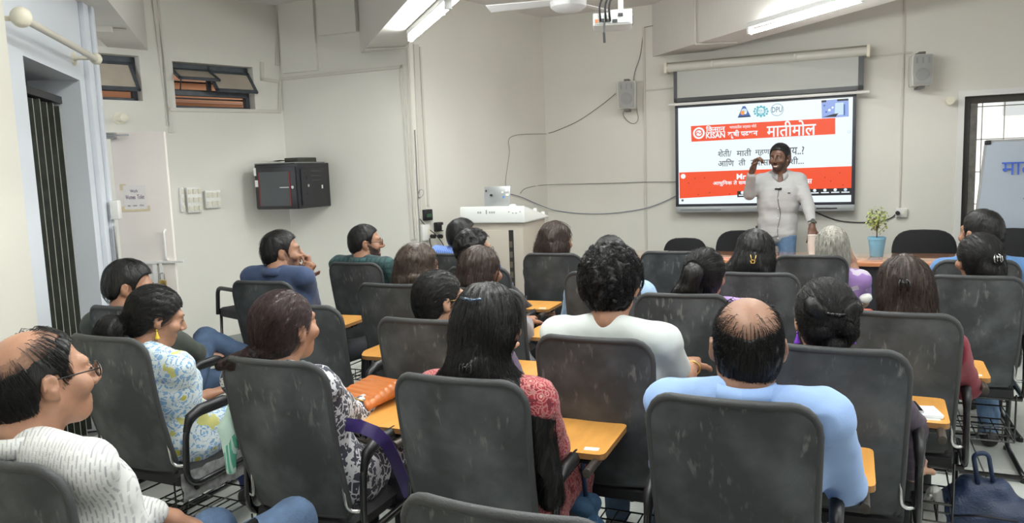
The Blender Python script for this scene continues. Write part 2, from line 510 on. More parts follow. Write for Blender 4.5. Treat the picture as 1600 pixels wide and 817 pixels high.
# curtain rod above it
ro = thing('curtain_rod', 'cream curtain rod with ball ends above the folding shutter', 'curtain rod', (0, 0, 0), frame=LW)
ra = LW.loc(33, 27, .12); rb = LW.loc(150, 92, .12)
MB().cyl(ra, rb, .017, 12).build('rod', mat('rod_paint', (.66, .62, .54), .4), ro, smooth=40)
for e, r in ((ra, .044), (rb, .034)):
    MB().ball(e, (r * .8, r, r), 16).build('finial', cream_pl, ro, smooth=True)
    MB().cyl((e[0] + .03 * (1 if r > .04 else -1), 0, e[2]), (e[0] + .03 * (1 if r > .04 else -1), -.12, e[2]), .012, 10).cyl((e[0], 0, e[2]), (e[0], -.012, e[2]), .04, 14).build('bracket', cream_pl, ro, smooth=40)

# door leaf standing open beyond the left wall
dl0 = np.array([-2.605, 5.104, 0]); DW = Frame(dl0[0], dl0[1], 4.0)
zl, zr = DW.loc(165, 208)[2], DW.loc(262, 205)[2]; dw = DW.loc(264, 300)[0]; dh = (zl + zr) / 2
door = tag(put(MB().box2((0, 0, .01), (dw, .035, dh)).build('door_1', mat('door_paint', (.84, .78, .73), .6, var=.04, vscale=2), bevel=.004), DW), kind='structure')
h = DW.loc(271, 382); MB().tube(fillet([(dw - .045, 0, h[2] + .10), (dw - .045, -.035, h[2] + .09), (dw - .045, -.035, h[2] - .09), (dw - .045, 0, h[2] - .10)], .02), .008, 8).build('handle', white_pl, door, smooth=40)
h = DW.loc(262, 409); MB().box((dw - .09, -.012, h[2]), (.30, .02, .016)).box((dw - .13, -.012, h[2] - .07), (.03, .014, .14)).box((dw - .09, -.012, h[2] - .07), (.02, .014, .14)).build('latch', white_pl, door, bevel=.002)
h = DW.loc(166, 207); MB().box((.02, -.02, dh - .02), (.05, .04, .04)).cyl((.0, -.05, dh - .02), (.14, -.05, dh - .02), .006, 8).build('hinge', chrome, door)
pk = thing('padlock', 'small brass padlock hanging from the latch of the open door', 'padlock', (dw - .085, -.02, DW.loc(270, 430)[2] - .03), frame=DW)
MB().box((0, 0, -.02), (.048, .02, .05)).build('body', brass, pk, bevel=.008)
MB().tube(fillet([(-.014, 0, 0), (-.014, 0, .05), (.014, 0, .05), (.014, 0, 0)], .014), .004, 8).build('shackle', chrome, pk, smooth=40)
pa, pb = DW.loc(192, 290), DW.loc(231, 326)
nt = thing('paper_notice', 'white paper notice taped on the open door', 'notice', (pa[0], -.001, pb[2]), frame=DW)
pw, ph = pb[0] - pa[0], pa[2] - pb[2]
MB().box2((0, -.002, 0), (pw, 0, ph)).build('sheet', mat('notice_paper', (.82, .78, .76), .8), nt)
MB().box2((-.02, -.0015, -.015), (pw + .015, -.0005, .02)).box2((-.02, -.0015, ph - .03), (.02, -.0005, ph + .01)).build('tape', mat('paper_tape', (.72, .62, .42), .6), nt)
ink = mat('purple_ink', (.10, .04, .16), .8)
fit_text('lettering', 'Wash', ink, nt, pw * .30, pw * .62, ph * .70, ph * .82, -.0035)
fit_text('lettering', 'Women  Toilet', ink, nt, pw * .08, pw * .90, ph * .42, ph * .60, -.0035)
fit_text('lettering', 'to   use   this', ink, nt, pw * .15, pw * .85, ph * .12, ph * .20, -.0035)

# small fittings on the left walls
def switch_board(fr, p, q, rows, cols, label, off=0.0):
    a, b = fr.loc(*p), fr.loc(*q); w, hh = b[0] - a[0], a[2] - b[2]
    t = thing('switch_board', label, 'switch board', (a[0], -off, b[2]), frame=fr)
    MB().box2((0, -.045, 0), (w, 0, hh)).build('plate', white_pl, t, bevel=.006)
    for r in range(rows):
        for c in range(cols):
            cx, cz = w * (c + .5) / cols, hh * (r + .5) / rows
            MB().box((cx, -.05, cz), (w / cols * .62, .012, hh / rows * .62), np.array([[1, 0, 0], [0, .98, -.2], [0, .2, .98]])).build('switch', cream_pl, t, bevel=.003)
    return t
switch_board(AW, (279, 293), (287, 331), 3, 1, 'narrow white switch strip half hidden behind the open door')
switch_board(AW, (288, 293), (314, 331), 3, 3, 'large white switch board with nine switches beside the open door')
switch_board(AW, (317, 298), (343, 324), 2, 3, 'smaller white switch board right of the nine switch board')
l0 = LW.loc(160, 317, .03); lb = thing('latch_box', 'white plastic box on the edge of the left wall by the door hinge', 'wall box', (-.05, -.05, l0[2] - .11), frame=LW)
MB().box2((-.03, -.05, 0), (.06, 0, .12)).build('cover', white_pl, lb, bevel=.006)
MB().box2((-.02, -.02, -.36), (.0, 0, -.04)).build('bolt_rail', chrome, lb, bevel=.003)
h = AW.loc(186, 185); bb = thing('bulb_holder', 'cream bulb holder on the wall above the open door', 'bulb holder', (h[0], 0, h[2]), frame=AW)
Rh = np.array([[1, 0, 0], [0, 0, -1], [0, 1, 0]])
MB().lathe([(.05, 0), (.05, .012), (.025, .02), (.022, .09), (.034, .095), (.034, .13), (.02, .14)], 16, R=Rh).build('socket', cream_pl, bb, smooth=40)
# ------------------------------------------------------------------ windows
frost = mat('frosted_glass', (.50, .44, .36), .45, var=.10, vscale=5, spec=.3)
clear_glass, _nt, _N, _L, _b = new_mat('clear_glass')
setv(_b, Base_Color=(1, 1, 1, 1), Roughness=0.02); _b.inputs['Transmission Weight'].default_value = 1.0; _b.inputs['IOR'].default_value = 1.02


def high_window(name, fr, op, sashes, rods):
    x0, x1, z0, z1 = op; w, h = x1 - x0, z1 - z0
    t = MB().box2((0, .10, 0), (.035, .16, h)).box2((w - .035, .10, 0), (w, .16, h)).box2((0, .10, 0), (w, .16, .03)).box2((0, .10, h - .05), (w, .16, h)).build(name, steel_dk)
    t.location = tuple(fr.world(x0, 0, z0)); t.rotation_euler = (0, 0, fr.yaw); tag(t, kind='structure')
    zt = h * .36
    MB().box2((.03, .09, zt - .02), (w - .03, .15, zt + .02)).build('transom', steel_dk, t)
    if len(sashes) > 1: MB().box2((w * .47, .10, zt), (w * .47 + .03, .14, h)).build('mullion', steel_dk, t)
    for k in range(rods):
        z = h * (.10 + .8 * k / max(1, rods - 1)) * .9
        MB().cyl((.02, .19, z), (w - .02, .19, z), .008, 6).build('guard_rod', black_pl, t)
    for (a, b, ang, hh) in sashes:
        s = bpy.data.objects.new('sash_pivot', None)
        bpy.data.objects.remove(s)
        an = math.radians(ang)                       # swung inwards from the top hinge
        R = np.array([[1, 0, 0], [0, math.cos(an), -math.sin(an)], [0, math.sin(an), math.cos(an)]])
        def P(x, y, z): return R @ np.array([x, y, z]) + np.array([0, .09, h - .05])
        sw_ = (b - a) * w
        mb = MB()
        for c, sz in (((a * w + .014, 0, -hh / 2), (.028, .02, hh)), ((b * w - .014, 0, -hh / 2), (.028, .02, hh)), ((a * w + sw_ / 2, 0, -.014), (sw_, .02, .028)), ((a * w + sw_ / 2, 0, -hh + .014), (sw_, .02, .028))):
            mb.box(P(*c), sz, R)
        so = mb.build('sash', steel_dk, t)
        MB().box(P(a * w + sw_ / 2, .0, -hh / 2), (sw_ - .05, .006, hh - .05), R).build('pane', frost, so)
        MB().cyl(P(a * w + .03, 0, -hh + .03), np.array([a * w + .10, .12, zt + .02]), .006, 6).build('stay', steel_dk, so)
    return t


high_window('window_2', AW, win_2, [(.0, .50, -62, .22), (.46, 1.0, -40, .25)], 5)
high_window('window_1', AW, win_1, [(.10, .96, -34, .29)], 5)
# terracotta wall of the next building, seen through the high windows
out_m = mat('terracotta_render', (.62, .33, .19), .85, var=.12, vscale=2.5, stretch=(1, 1, 6))
ob = tag(put(MB().box2((-5.5, 1.1, 0), (1.2, 1.3, 5.5)).build('wall_outside', out_m), AW), kind='structure')
for k in range(9):
    MB().box2((-5.4, 1.06, 1.7 + k * .2), (1.1, 1.1, 1.725 + k * .2)).build('ledge', mat('ledge_render', (.42, .24, .16), .85), ob)

# front window: white reveal, dark steel frame, guard bars
x0, x1, z0, z1 = win_f; w, h = x1 - x0, z1 - z0
wf = MB().box2((-.05, -.015, -.05), (0, .02, h + .05)).box2((0, -.015, h), (w, .02, h + .05)).box2((-.05, -.03, -.07), (w, .03, 0)).build('window_3', white_pl)
wf.location = tuple(FR.world(x0, 0, z0)); wf.rotation_euler = (0, 0, FR.yaw); tag(wf, kind='structure')
MB().box2((.0, .05, 0), (.05, .14, h)).box2((.05, .05, h - .06), (w, .14, h)).box2((.05, .05, 0), (w, .14, .05)).build('frame', mat('brown_black_steel', (.05, .042, .035), .5), wf)
MB().box2((.055, .06, .05), (.11, .10, h - .06)).build('sash_stile', mat('worn_grey_steel', (.17, .16, .14), .5, var=.3, vscale=15), wf)
bars = mat('guard_bar_paint', (.60, .57, .50), .6)
for k in range(8): MB().cyl((.16 + k * .17, .17, 0), (.16 + k * .17, .17, h), .0045, 6).build('guard_bar', bars, wf)
for k in range(5): MB().cyl((.05, .17, h * (k + .3) / 4.6), (w, .17, h * (k + .3) / 4.6), .0045, 6).build('guard_bar', bars, wf)
MB().box2((.11, .078, .05), (w, .082, h - .06)).build('pane', clear_glass, wf)
# pale block of flats outside that window
bd_ = thing('building', 'pale sunlit building seen through the barred front window', 'building', FR.world(5.5, 9.0, -4.0), FR.yaw)
MB().box2((-6, 0, 0), (9, 4, 12)).build('wall', mat('pale_render', (.86, .83, .76), .9), bd_)
wo = MB().box2((-.6, -.06, -.8), (.6, 0, .8)); wome = None
for i in range(5):
    for j in range(3):
        o = MB().box2((-.6, -.05, -.8), (.6, .02, .8)).build('window', mat('far_window', (.42, .42, .40), .4), bd_) if wome is None else None
        if o is None:
            o = bpy.data.objects.new('window', wome); COL.objects.link(o); o.parent = bd_
        wome = o.data; o.location = (-4.5 + i * 2.6, 0, 4.0 + j * 3.0)

# ------------------------------------------------------------------ interactive display on the front wall
OFF = 0.10
TLs, BRs = FR.loc(1058.7, 169.9, OFF), FR.loc(1331.2, 315.1, OFF)
TRs, BLs = FR.loc(1331.4, 150.8, OFF), FR.loc(1061.6, 319.1, OFF)
sx0, sx1 = (TLs[0] + BLs[0]) / 2, (TRs[0] + BRs[0]) / 2
sz1, sz0 = (TLs[2] + TRs[2]) / 2, (BLs[2] + BRs[2]) / 2
SW, SH = sx1 - sx0, sz1 - sz0
disp = thing('interactive_display', 'large black-framed display showing the red and white slide behind the presenter', 'display', (sx0, 0, sz0), frame=FR)
bez = mat('display_bezel', (.014, .015, .017), .3)
MB().box2((-.03, -OFF + .006, -.03), (SW + .03, -.012, SH + .062)).build('housing', bez, disp, bevel=.004)
MB().box2((-.03, -OFF - .004, -.02), (0, -OFF + .006, SH + .02)).box2((SW, -OFF - .004, -.02), (SW + .03, -OFF + .006, SH + .02)).box2((-.03, -OFF - .004, SH), (SW + .03, -OFF + .006, SH + .062)).box2((-.03, -OFF - .004, -.025), (SW + .03, -OFF + .006, 0)).build('bezel', mat('bezel_front', (.03, .033, .045), .35), disp)
MB().box2((-.03, -OFF - .02, -.085), (SW + .03, -.02, -.025)).build('pen_tray', mat('tray_grey', (.40, .43, .44), .35, .3), disp, bevel=.008)
for a, b in ((.02, .42), (.80, .87), (SW - .30, SW - .12)):
    MB().box2((a, -OFF - .024, -.062), (b, -OFF - .018, -.052)).build('tray_slot', black_pl if a > .1 else mat('tray_dark_strip', (.22, .24, .25), .4), disp)


def scr(name, col, e=1.0):
    m = mat('screen_' + name, col, .35, emit=e, spec=0.3)
    m.node_tree.nodes['Principled BSDF'].inputs['Base Color'].default_value = (.02, .02, .022, 1)   # a dark panel that glows
    return m


def UV(px, py):
    """slide coordinates 0..1 of a pixel on the display, then metres in its frame"""
    p = FR.loc(px, py, OFF)
    return p[0] - sx0, p[2] - sz0


S_W, S_R = scr('white', (.80, .89, .93), 1.0), scr('red', (.90, .085, .022), .92)
S_K, S_D = scr('dark', (.035, .035, .04), .4), scr('text', (.11, .12, .13), .9)
S_B, S_T, S_V = scr('blue', (.06, .16, .50), .8), scr('teal', (.12, .50, .58), .9), scr('video', (.30, .42, .82), .9)
S_O, S_P = scr('orange', (.95, .35, .08), .9), scr('pale', (.62, .80, .92), .9)
yf = -OFF - .000
slide = MB().box2((0, yf, 0), (SW, -OFF + .006, SH)).build('slide', S_W, disp)


def flat(name, m, pts, y, parent=slide):
    return MB().prism([UV(*p) for p in pts], y, y + .0006).build(name, m, parent)


flat('banner', S_R, [(1079.5, 197), (1305, 184.2), (1305, 209.5), (1080.5, 221.5)], yf - .0012)
flat('lower_band', S_R, [(1061.2, 269.5), (1331, 259.5), (1331, 294), (1062, 310)], yf - .0012)
flat('toolbar', S_K, [(1152, 298.6), (1331, 293.5), (1331, 304.5), (1152, 308)], yf - .002)


def txt(body, x0, y0, x1, y1, m, bold=0.0, dy=.003):
    """text whose first and last corners fall on the pixel box"""
    a = UV(x0, y0); b = UV(x1, y1)
    return fit_text('lettering', body, m, slide, a[0], b[0], b[1] if b[1] < a[1] else a[1], max(a[1], b[1]), yf - dy, bold)


def disc(name, m, cx, cy, rx, dy, parent=slide, hole=0.0, n=24):
    c = UV(cx, cy); k = UV(cx + rx, cy); r = k[0] - c[0]
    mb = MB()
    if hole:
        V = [(c[0] + r * q * math.cos(2 * PI * i / n), yf - dy, c[1] + r * q * math.sin(2 * PI * i / n)) for q in (1, hole) for i in range(n)]
        mb.add(V, [(i, (i + 1) % n, n + (i + 1) % n, n + i) for i in range(n)])
    else:
        mb.prism([(c[0] + r * math.cos(2 * PI * i / n), c[1] + r * math.sin(2 * PI * i / n)) for i in range(n)], yf - dy, yf - dy + .0005)
    return mb.build(name, m, parent)


# banner: round emblem, words
disc('emblem', S_W, 1092, 208, 9.2, .002); disc('emblem_ring', S_R, 1092, 208, 6.4, .003, hole=.72)
c = UV(1092, 208)
MB().tube([(c[0] - .03, yf - .0032, c[1] - .012), (c[0] - .01, yf - .0032, c[1] + .012), (c[0] + .012, yf - .0032, c[1] - .008), (c[0] + .03, yf - .0032, c[1] + .01)], .005, 5).build('emblem_leaf', S_R, slide)
txt('िकसान', 1103, 196.5, 1133, 205, S_W, .02)
flat('rule', S_W, [(1103, 206.6), (1133, 205), (1133, 205.9), (1103, 207.5)], yf - .003)
txt('KISAN', 1103, 207.5, 1133, 215.0, S_W, .03)
txt('भारतातील सर्वात मोठे', 1140, 195.8, 1182, 200.5, S_W, .01)
txt('कृषी पदशन', 1137, 203.5, 1184, 214.5, S_W, .03)
txt('मातीमोल', 1198, 190.5, 1275, 211, S_W, .015)
# the question in the middle
txt('शेती/', 1122, 233.5, 1143, 244.5, S_D, .012); txt('माती', 1151, 232.5, 1174, 243.5, S_D, .012); txt('म्हणजे', 1180, 231.5, 1211, 243.0, S_D, .012)
txt('काय..?', 1222, 229.8, 1256.5, 241.0, S_D, .012)
txt('आिण', 1122, 248.5, 1147, 259.5, S_D, .012); txt('ती', 1154, 247.8, 1165, 258.5, S_D, .012); txt('तपासावी', 1173, 246.5, 1215, 258, S_D, .012)
txt('कशी...', 1222, 245.3, 1256, 256.0, S_D, .012)
# red lower band
txt('Mr.', 1151, 271.5, 1168, 280.0, S_W, .03)
txt('आधुिनक ते सव', 1114, 282, 1166, 290.0, S_W, .02); txt('शेतीचा पवास', 1215, 278, 1269, 287.0, S_W, .02)
disc('round_mark', S_W, 1067.5, 275.5, 3.8, .002)
for px, py in ((1086, 278.5), (1101, 278), (1076, 286), (1109, 301), (1289, 277), (1298, 283), (1317, 289), (1140, 303), (1091, 304), (1312, 270)):
    disc('speck', scr('dark_red', (.55, .04, .012), .7), px, py, 1.1, .002, n=8)
disc('round_mark', scr('grey_green', (.16, .28, .27), .6), 1066.5, 313, 1.9, .002); disc('round_mark', S_P, 1327, 206, 2.6, .002, hole=.6)
for px, py in ((1160, 301.5), (1174, 301.5), (1189, 301), (1273, 298), (1289, 297.5), (1305, 297), (1321, 296.8)):
    disc('toolbar_icon', S_P if px == 1321 else S_W, px, py - .6, 2.6, .004, n=12)
    p = UV(px, py + 4.2); MB().prism([(p[0] - .035, p[1]), (p[0] + .035, p[1]), (p[0] + .035, p[1] + .010), (p[0] - .035, p[1] + .010)], yf - .004, yf - .0035).build('toolbar_caption', S_W, slide)
# three small emblems at the top: triangle, wreath, ring with letters
flat('triangle_emblem', S_B, [(1152.5, 184), (1160.5, 166), (1164.5, 165.6), (1173.5, 182.6)], yf - .002)
disc('triangle_emblem_sky', S_P, 1162.8, 174.0, 4.6, .003); disc('triangle_emblem_sun', S_O, 1160.5, 176.2, 3.4, .004); disc('triangle_emblem_sail', S_W, 1165, 176.5, 1.8, .005)
flat('triangle_emblem_base', S_K, [(1154, 183.6), (1172, 182.4), (1171.4, 180.6), (1154.6, 181.8)], yf - .004)
disc('wreath_emblem', S_T, 1189, 173.5, 7.5, .002, hole=.72)
for k in range(12):
    an = 2 * PI * k / 12
    disc('wreath_leaf', S_T, 1189 + 10.4 * math.cos(an), 174 + 7.6 * math.sin(an), 1.9, .002, n=8)
txt('PDU', 1184, 171.3, 1194, 174.6, S_T, .02); flat('wreath_band', S_T, [(1183, 178), (1195, 177.3), (1195, 176.2), (1183, 176.8)], yf - .003)
disc('ring_emblem', scr('grey_blue', (.30, .46, .56), .9), 1214.3, 171.5, 10.2, .002, hole=.90)
txt('DPU', 1206, 167.5, 1222.5, 175, scr('slate', (.16, .27, .36), .8), .012)
# video thumbnail of the meeting
flat('video_tile', S_V, [(1283.5, 157), (1326, 153.8), (1326.3, 182), (1284.2, 185)], yf - .002)
flat('video_strip', S_K, [(1283.5, 157), (1291, 156.4), (1291, 159.6), (1283.5, 160.2)], yf - .003); flat('video_strip', S_K, [(1308, 155.1), (1325.5, 153.9), (1325.5, 157), (1308, 158.2)], yf - .003)
flat('video_wall', S_P, [(1305, 161), (1318, 160), (1318, 179), (1304, 180)], yf - .003); flat('video_door', S_B, [(1318, 163), (1320.5, 163), (1320.5, 180), (1318, 180)], yf - .004)
for px, py, r in ((1288, 165, 1.6), (1296, 172, 2.2), (1301, 168, 1.8), (1291, 175, 1.6)): disc('video_shape', S_W if r > 1.7 else S_B, px, py, r, .004, n=10)
flat('video_desk', S_K, [(1285, 183), (1303, 178), (1310, 177), (1306, 182.5)], yf - .0045)
# power cable of the display
def cable(name, label, pts, m, r=.006, fr=None, cat='cable', off=.012, n=6):
    fs = [CW if (fr is FR and p[0] < 851) else fr for p in pts]
    P = [f.world(*f.loc(*p[:2], off + (p[2] if len(p) > 2 else 0))) for f, p in zip(fs, pts)]
    Q = []
    for i in range(len(P) - 1):                      # Catmull-Rom
        a, b, c, d = P[max(i - 1, 0)], P[i], P[i + 1], P[min(i + 2, len(P) - 1)]
        for k in range(6):
            t = k / 6
            Q.append(.5 * (2 * b + (c - a) * t + (2 * a - 5 * b + 4 * c - d) * t * t + (3 * b - a - 3 * c + d) * t ** 3))
    Q.append(P[-1]); W = Q; base = W[0].copy()
    o = MB().tube([w_ - base for w_ in W], r, n).build(name, m, smooth=True); o.location = tuple(base)
    return tag(o, label, cat)
cable('power_cable', 'black power cable sagging from the display to the wall socket behind the plant', [(1268, 328), (1285, 336), (1312, 345), (1345, 347.5), (1375, 346), (1393, 340), (1401, 333)], cable_bk, .005, FR)
cable('signal_cable', 'thin grey cable running level to the left edge of the display', [(813, 302), (822, 294), (850, 289), (900, 287.5), (960, 286), (1010, 284.5), (1056, 284)], cable_gr, .0035, FR, off=.02)
cable('signal_cable', 'blue-grey cable sagging from the lectern up to the display', [(797, 303), (815, 308), (838, 318), (865, 328), (900, 333), (940, 334), (975, 331), (1010, 325), (1035, 316), (1056, 306)], cable_bl, .004, FR, off=.02)
cable('speaker_cable', 'thin dark cable sloping from the left wall speaker down to the lectern corner', [(962, 146), (940, 164), (905, 188), (870, 204), (857, 208)], cable_gr, .0035, FR)
cable('speaker_cable', 'grey cable rising from the left wall speaker towards the ceiling beam', [(990, 127), (992, 112), (1000, 88), (1004, 60), (1006, 44)], cable_gr, .004, FR)
cable('ceiling_cable', 'thin grey cable stretched up along the beam above the screen case', [(1006, 43), (1045, 34), (1090, 18), (1130, -2)], cable_gr, .0035, FR)
cable('speaker_cable', 'looped cable hanging under the left wall speaker', [(976, 170), (974, 180), (982, 190), (991, 193), (997, 186), (995, 170), (994, 150)], cable_gr, .0035, FR)
cable('corner_cable', 'thin grey cable hanging down the corner wall behind the laptop', [(856, 209), (800, 213), (796, 240), (790, 285), (795, 300)], cable_gr, .0025, CW)

# socket on the front wall
def socket(fr, p, q, label, plugs):
    a, b = fr.loc(*p), fr.loc(*q); w, hh = b[0] - a[0], a[2] - b[2]
    t = thing('wall_socket', label, 'socket', (a[0], 0, b[2]), frame=fr)
    MB().box2((0, -.04, 0), (w, 0, hh)).build('plate', white_pl, t, bevel=.006)
    for (px, py) in plugs:
        g = fr.loc(px, py); MB().cyl((g[0] - a[0], -.04, g[2] - b[2]), (g[0] - a[0], -.085, g[2] - b[2]), .019, 12).build('plug', black_pl, t, smooth=40)
    MB().box2((w * .7, -.046, hh * .35), (w * .9, -.04, hh * .75)).build('switch', cream_pl, t)
    return t
socket(FR, (1399, 325), (1417, 339), 'white socket with a black plug right of the display', [(1402, 332)])
socket(CW, (656, 351), (668, 375), 'white socket block with plugs near the lectern', [(669, 369), (680, 369)])
a = CW.loc(658, 333); t = thing('network_box', 'small black network box at the foot of the corner trunking', 'network box', (a[0], 0, CW.loc(658, 345)[2]), frame=CW)
MB().box2((0, -.05, 0), (.10, 0, .10)).build('case', black_pl, t, bevel=.006); MB().box2((.02, -.053, .03), (.08, -.05, .06)).build('ports', mat('port_green', (.03, .09, .05), .5), t)
a = CW.loc(677, 351); t = thing('power_adapter', 'black power adapter plugged in left of the lectern', 'power adapter', (a[0], 0, CW.loc(677, 362)[2]), frame=CW)
MB().box2((0, -.06, 0), (.075, 0, .085)).build('case', black_pl, t, bevel=.008); MB().box2((.05, -.063, .01), (.07, -.06, .06)).build('label_plate', white_pl, t)
cable('signal_cable', 'dark cable dropping down the corner trunking with a small coil', [(648, 203), (650, 240), (652, 285), (654, 308), (660, 305), (661, 298), (656, 297), (653, 310), (655, 340), (657, 392)], cable_gr, .005, CW)
cable('power_cable', 'black cable slanting from the network box to the floor by the lectern', [(656, 342), (668, 356), (680, 366), (690, 378), (696, 390)], cable_bk, .0045, CW, off=.03)
cable('power_cable', 'black cable looping under the corner socket', [(671, 372), (674, 385), (684, 392), (697, 393)], cable_bk, .0045, CW, off=.06)

# ------------------------------------------------------------------ pull-down screen above the display
a, b = FR.loc(1041, 109, .14), FR.loc(1357, 77, .14); zc = (a[2] + b[2]) / 2
ps = thing('projector_screen', 'white pull-down projection screen rolled most of the way up above the display', 'projection screen', (a[0], -.14, zc), frame=FR)
L_ = b[0] - a[0]
MB().cyl((0, 0, 0), (L_, 0, 0), .042, 16).build('case', mat('case_paint', (.62, .61, .55), .4), ps, smooth=40)
MB().box2((.0, -.02, .03), (L_, .06, .05)).build('case_top', mat('case_top', (.20, .18, .13), .5), ps)
for x in (0, L_): MB().box((x, .02, 0), (.03, .13, .11)).build('end_cap', cream_pl, ps, bevel=.01)
for x in (.45, L_ * .66): MB().box((x, -.044, 0), (.02, .01, .05)).build('clip', trim_m, ps)
c = FR.loc(1055, 160, .12); d = FR.loc(1349, 141, .12); zb = (c[2] + d[2]) / 2 - zc
cx0, cx1 = c[0] - a[0] - .01, d[0] - a[0]
MB().box2((cx0, .0, zb), (cx1, .003, -.02)).build('fabric', mat('screen_fabric', (.50, .505, .475), .8), ps)
MB().box2((cx0, -.003, zb), (cx0 + .035, .0, -.02)).box2((cx1 - .045, -.003, zb), (cx1, .0, -.02)).box2((cx0, -.003, zb), (cx1, 0, zb + .04)).build('black_border', bez, ps)
MB().cyl((cx0 - .05, 0, zb - .02), (cx1 + .05, 0, zb - .02), .014, 10).build('bottom_rod', white_pl, ps, smooth=40)

# ------------------------------------------------------------------ wall speakers
grille_m = mat('speaker_grille', (.40, .40, .385), .7, bump=.5, bscale=400)
def wall_speaker(p, q, label):
    a, b = FR.loc(*p, .2), FR.loc(*q, .2); w, hh = b[0] - a[0], a[2] - b[2]
    t = thing('wall_speaker', label, 'speaker', ((a[0] + b[0]) / 2, -.17, b[2]), frame=FR, rz=math.radians(9), group='wall speakers')
    W = w / 2
    prof = [(-W * .92, 0), (W * .92, 0), (W, hh * .5), (W * .98, hh * .94), (W * .85, hh), (-W * .85, hh), (-W * .98, hh * .94), (-W, hh * .5)]
    MB().prism(prof, -.05, .10).build('cabinet', mat('speaker_cabinet', (.66, .65, .61), .5), t, bevel=.012)
    gp = [(x * .88, z * .94 + hh * .03) for x, z in prof]
    MB().prism(gp, -.058, -.048).build('grille', grille_m, t, bevel=.004)
    Rr = np.array([[1, 0, 0], [0, 0, -1], [0, 1, 0]])
    MB().lathe([(W * .62, .055), (W * .62, .062), (W * .55, .064), (W * .3, .060)], 24, (0, 0, hh * .36), Rr).build('woofer_ring', mat('speaker_cone', (.29, .29, .285), .6), t, smooth=40)
    for sx in (-.55, 0, .55): MB().box((sx * W, -.06, hh * .80), (.012, .006, .05)).build('vent', mat('speaker_cone', (0, 0, 0)), t)
    MB().box((0, .05, hh + .012), (.05, .16, .02)).box((0, .05, -.012), (.05, .16, .02)).build('bracket', mat('bracket_grey', (.14, .13, .12), .5), t)
wall_speaker((964, 128), (993, 169), 'grey wall speaker left of the display with a cable loop below')
wall_speaker((1423, 86), (1457, 133), 'grey wall speaker right of the projection screen')
h = FR.loc(1483, 158); t = thing('bulb_holder', 'empty cream bulb holder on the wall beside the barred window', 'bulb holder', (h[0], 0, h[2]), frame=FR)
MB().lathe([(.04, 0), (.04, .012), (.022, .02), (.022, .06), (.036, .07), (.036, .10)], 14, R=Rh).build('socket', cream_pl, t, smooth=40)

# ------------------------------------------------------------------ network cabinet in the left corner
cd_ = min(np.linspace(.25, .8, 56), key=lambda d: abs(BW.loc(463, 290, d)[0] - BW.loc(513, 290, 0)[0]))   # its depth
NA = BW.loc(397, 255, cd_); NB = BW.loc(463, 253, cd_)
nz0, nz1 = (BW.loc(398, 327, cd_)[2] + BW.loc(463, 327, cd_)[2]) / 2, (BW.loc(398, 258, cd_)[2] + BW.loc(463, 254, cd_)[2]) / 2
cab_m = mat('cabinet_black', (.018, .018, .022), .35, var=.2, vscale=6)
nc = thing('network_cabinet', 'black wall-mounted network cabinet with a glass door in the left corner', 'network cabinet', (NA[0], -cd_, nz0), frame=BW)
nw, nh = NB[0] - NA[0], nz1 - nz0
MB().box2((0, 0, 0), (nw, cd_ - .002, nh)).build('body', cab_m, nc, bevel=.006)
dr = MB().box2((.01, -.018, .01), (nw - .01, 0, nh - .03)).build('door', cab_m, nc, bevel=.003)
MB().box2((.065, -.022, .03), (nw - .075, -.017, nh - .07)).build('glass', mat('smoked_glass', (.075, .085, .09), .12), dr)
red = mat('red_seal', (.22, .03, .03), .6)
MB().box2((.055, -.024, .03), (.065, -.016, nh - .07)).build('red_edging', red, dr); MB().box2((nw - .075, -.024, .03), (nw - .065, -.016, nh - .07)).build('red_edging', red, dr)
MB().cyl((nw - .035, -.02, nh * .48), (nw - .035, -.032, nh * .48), .014, 12).build('lock', chrome, dr)
MB().box2((nw - .18, -.0235, nh * .47), (nw - .08, -.0215, nh * .49)).build('door_catch', chrome, dr)
sd = MB().box2((nw, .04, .03), (nw + .012, cd_ - .06, nh - .05)).build('side_panel', cab_m, nc, bevel=.003)
MB().cyl((nw + .012, .12, nh * .5), (nw + .025, .12, nh * .5), .014, 12).build('lock', chrome, sd)
for z in (.32, .68): MB().cyl((nw + .012, .12, nh * z), (nw + .016, .12, nh * z), .010, 10).build('screw_hole', black_pl, sd)
for k in range(3): MB().box2((nw + .011, .18, nh * (.60 + .1 * k)), (nw + .016, cd_ - .14, nh * (.60 + .1 * k) + .012)).build('vent_slot', mat('slot_grey', (.05, .05, .055), .5), sd)
MB().box2((nw + .011, cd_ - .15, nh * .42), (nw + .014, cd_ - .13, nh * .50)).build('chip_mark', white_pl, sd)
MB().box2((.005, -.02, nh - .10), (.03, -.0185, nh - .03)).build('sticker', white_pl, nc); MB().box2((.01, -.02, nh - .20), (.045, -.0185, nh - .14)).build('sticker', white_pl, nc)
MB().box2((.01, -.01, nh), (nw - .01, cd_ - .05, nh + .01)).build('dusty_lid', mat('dust_grey', (.20, .21, .20), .8), nc)
t = thing('paper_sheet', 'crumpled white paper lying on top of the network cabinet', 'paper', (NA[0] + nw * .40, -cd_ + .25, nz1 + .011), frame=BW)
g = MB(); rr = random.Random(4)
V = [(-.22 + .11 * i, -.13 + .085 * j, .012 + .018 * rr.random()) for i in range(5) for j in range(4)]
g.add(V, [(i * 4 + j, i * 4 + j + 1, i * 4 + j + 5, i * 4 + j + 4) for i in range(4) for j in range(3)]); g.build('sheet', white_pl, t, smooth=True)
t = thing('flat_box', 'flat dark box lying on the right end of the network cabinet', 'box', (NA[0] + nw - .09, -.24, nz1 + .011), frame=BW, rz=1.45)
MB().box((0, .05, .02), (.24, .16, .04)).build('case', mat('box_olive', (.045, .045, .03), .6), t, bevel=.004)

